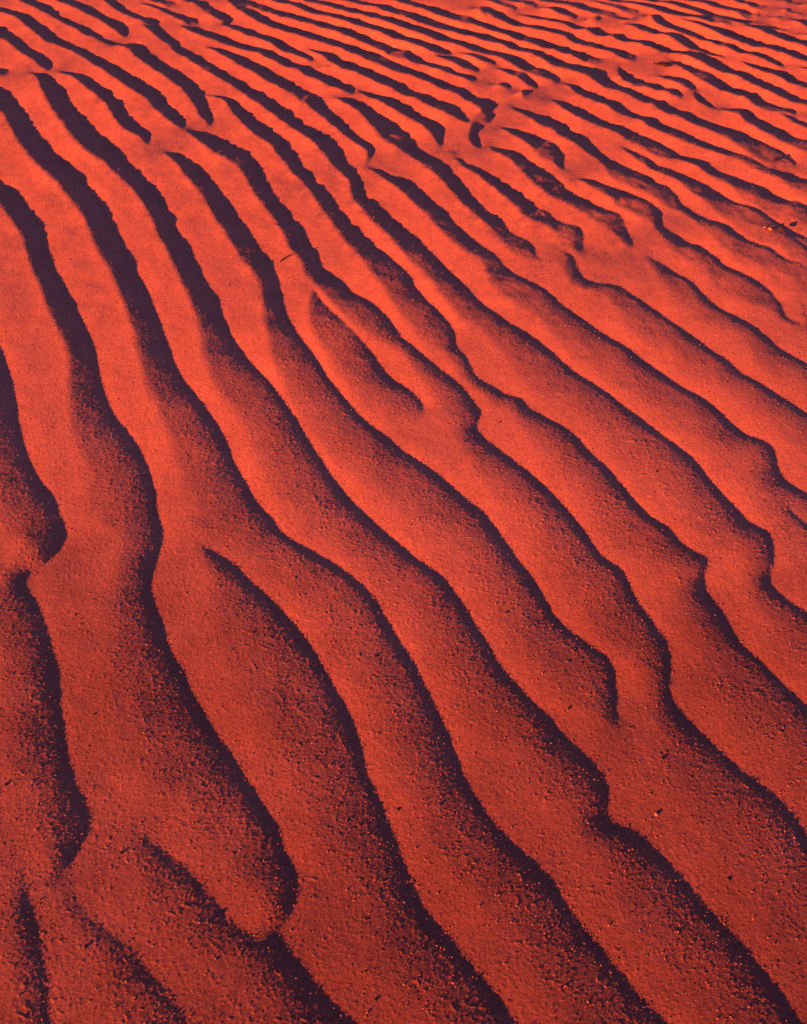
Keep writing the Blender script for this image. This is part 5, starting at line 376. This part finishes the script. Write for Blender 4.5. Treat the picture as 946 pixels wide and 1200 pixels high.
def stone(name, label, x, y, r, mat, seed, flat=.7):
    rg = np.random.default_rng(seed)
    import bmesh
    bm = bmesh.new(); bmesh.ops.create_icosphere(bm, subdivisions=3, radius=1)
    ax = rg.uniform(.75, 1.25, 2); ph = rg.uniform(0, 6, 6); pl = rg.normal(size=(7, 3)); pl /= np.linalg.norm(pl, axis=1)[:, None]
    for v in bm.verts:
        p = np.array(v.co)
        for q_ in pl:                                    # chipped facets
            d = p @ q_
            if d > .78: p = p - q_ * (d - .78) * .9
        k = 1 + .08 * math.sin(3 * p[0] + ph[0]) * math.sin(4 * p[1] + ph[1]) + .05 * math.sin(7 * p[2] + ph[2])
        v.co = (p[0] * r * ax[0] * k, p[1] * r * ax[1] * k, p[2] * r * flat * k)
    me = bpy.data.meshes.new(name); bm.to_mesh(me); bm.free()
    for p in me.polygons: p.use_smooth = True
    o = bpy.data.objects.new(name, me); scn.collection.objects.link(o); me.materials.append(mat)
    o.location = (x, y, height_at(x, y) + r * flat * .35); o.rotation_euler = (0, 0, rg.uniform(0, 6))
    o['label'] = label; o['category'] = name.split('_')[-1]
    return o

def rod(name, label, cat, pts, radii, mat, group=None, parent=None):
    """a bent tapering rod through world points"""
    V = []; F = []; ns = 8; pts = [Vector(p) for p in pts]; c0 = pts[0].copy()
    for i, p in enumerate(pts):
        d = (pts[min(i + 1, len(pts) - 1)] - pts[max(i - 1, 0)]).normalized()
        s1 = d.cross(Vector((0, 0, 1))).normalized(); s2 = s1.cross(d)
        for k in range(ns):
            a = 2 * math.pi * k / ns
            V.append(p - c0 + (s1 * math.cos(a) + s2 * math.sin(a)) * radii[i] * (1 + .15 * math.sin(5 * i + 3 * k)))
    for i in range(len(pts) - 1):
        for k in range(ns):
            F.append((i * ns + k, i * ns + (k + 1) % ns, (i + 1) * ns + (k + 1) % ns, (i + 1) * ns + k))
    F.append(tuple(range(ns))[::-1]); F.append(tuple((len(pts) - 1) * ns + k for k in range(ns)))
    me = bpy.data.meshes.new(name); me.from_pydata([tuple(v) for v in V], [], F); me.update()
    for p in me.polygons: p.use_smooth = True
    o = bpy.data.objects.new(name, me); scn.collection.objects.link(o); me.materials.append(mat); o.location = c0
    if parent: o.parent = parent; o.location = c0 - parent.location
    else: o['label'] = label; o['category'] = cat
    return o

for k, (lab, x, y, r, red) in enumerate([
    ('small dark pebble on the shaded ridge flank just below and left of centre', -0.0529, 0.9912, 0.0035, 0),
    ('small dark pebble right of centre on a sunlit ridge in the lower half', 0.2001, 1.0941, 0.0030, 0),
    ('dark pebble lodged at a ridge crest, lower right of centre', 0.1690, 0.9325, 0.0035, 0),
    ('tiny orange chip standing on the trough edge near the middle of the picture', -0.0484, 1.0961, 0.0028, 1),
    ('dark pebble on a sunlit crest below the centre', -0.0098, 0.6852, 0.0034, 0),
    ('dark pebble just right of the pebble on the crest below the centre', 0.0594, 0.6928, 0.0030, 0),
    ('dark pebble by the trough edge near the bottom, right of centre', 0.1079, 0.4235, 0.0036, 0),
    ('dark pebble near the bottom edge, just left of centre', -0.0402, 0.3935, 0.0032, 0),
    ('pale orange chip casting a dark shadow on open sand, lower right', 0.4167, 0.6777, 0.0042, 1),
    ('dark pebble on the ridge nearest the lower right corner', 0.5078, 0.5682, 0.0034, 0),
    ('lone dark pebble on the broad left ridge beside the rounded nose', -0.6386, 1.0878, 0.0028, 0),
    ('dark pebble on the broad left ridge, left of its shaded side', -0.5522, 0.8639, 0.0032, 0),
    ('dark pebble on sunlit sand below the forked ridge end on the right', 0.2954, 0.8780, 0.0032, 0),
    ('dark pebble on the right ridge, well above the lower right corner', 0.5907, 1.0029, 0.0030, 0),
    ('pair of dark clods in the hollow between two ridges on the right', 0.4444, 0.7777, 0.0036, 0),
    ('dark pebble against the left edge of the picture, lower part', -0.6682, 0.7266, 0.0036, 0),
    ('dark clod in the rough hollow right of the lower left rounded nose', -0.4500, 0.6096, 0.0038, 0),
    ('largest dark clod on the rough crest near the lower left corner', -0.2956, 0.5027, 0.0044, 0),
    ('dark pebble between the two short troughs at the lower left corner', -0.4726, 0.4654, 0.0032, 0),
    ('dark pebble on the sunlit ridge at mid height, right side', 0.5665, 1.4874, 0.0030, 0),
    ('small dark pebble in the smooth hollow right of the tongue shaped ridge', 0.2283, 1.6578, 0.0032, 0),
    ('dark pebble directly below the tip of the tongue shaped ridge', 0.1404, 1.5892, 0.0032, 0),
]):
    o = stone('clod' if 'clod' in lab else ('stone_chip' if red else 'pebble'), lab, x, y, r * .8, REDSTONE if red else DARKSTONE, 100 + k)
    o.location.z -= r * .15
    o['group'] = 'pebbles and clods lying on the sand'

def lie(pts, lift):
    return [(x, y, height_at(x, y) + l) for (x, y), l in zip(pts, lift)]
tw = rod('twig', 'short dark twig with a thick butt end lying on the far sand, upper right', 'twig', lie([(1.0151, 3.6857), (1.0042, 3.6888), (0.9928, 3.6974), (0.9778, 3.7053), (0.9596, 3.7132)], (.008, .007, .007, .007, .007)), (.0045, .0055, .0045, .003, .0015), WOOD)
rod('side_shoot', '', '', lie([(1.0011, 3.6896), (1.0126, 3.6982), (1.0220, 3.7045)], (.007, .011, .015)), (.002, .0015, .001), WOOD, parent=tw)
rod('straw', 'thin bent dry straw lying across a sunlit ridge crest, upper left of centre', 'straw', lie([(-0.3582, 2.3446), (-0.3482, 2.3557), (-0.3368, 2.3668), (-0.3252, 2.3744), (-0.3109, 2.3811), (-0.2966, 2.3882)], (.002, .003, .003, .003, .003, .002)), (.0017, .0017, .0015, .0013, .0011, .0007), STRAW)
fr = stone('seed_husk', 'dark broken seed husk with bright orange chips beside it, right edge', 1.2277732572258717, 2.9509597472030933, .008, WOOD, 301)
fr['group'] = 'dark scraps on the sand by the right edge'
c = stone('orange_chip', '', 1.0938, 2.5144, 0.0060, REDSTONE, 310); c.parent = fr; c.location = c.location - fr.location; c.rotation_euler[2] -= fr.rotation_euler[2]
c.location.rotate(fr.rotation_euler.to_matrix().inverted()); del c['label']; del c['category']
c = stone('orange_chip', '', 1.0816, 2.5264, 0.0040, REDSTONE, 311); c.parent = fr; c.location = c.location - fr.location; c.rotation_euler[2] -= fr.rotation_euler[2]
c.location.rotate(fr.rotation_euler.to_matrix().inverted()); del c['label']; del c['category']
st2 = rod('twig', 'small dark twig scrap right of the seed husk at the right edge', 'twig', lie([(1.1205, 2.5192), (1.1263, 2.5120), (1.1332, 2.5049)], (.006, .008, .006)), (.002, .005, .002), WOOD)
st2['group'] = 'dark scraps on the sand by the right edge'
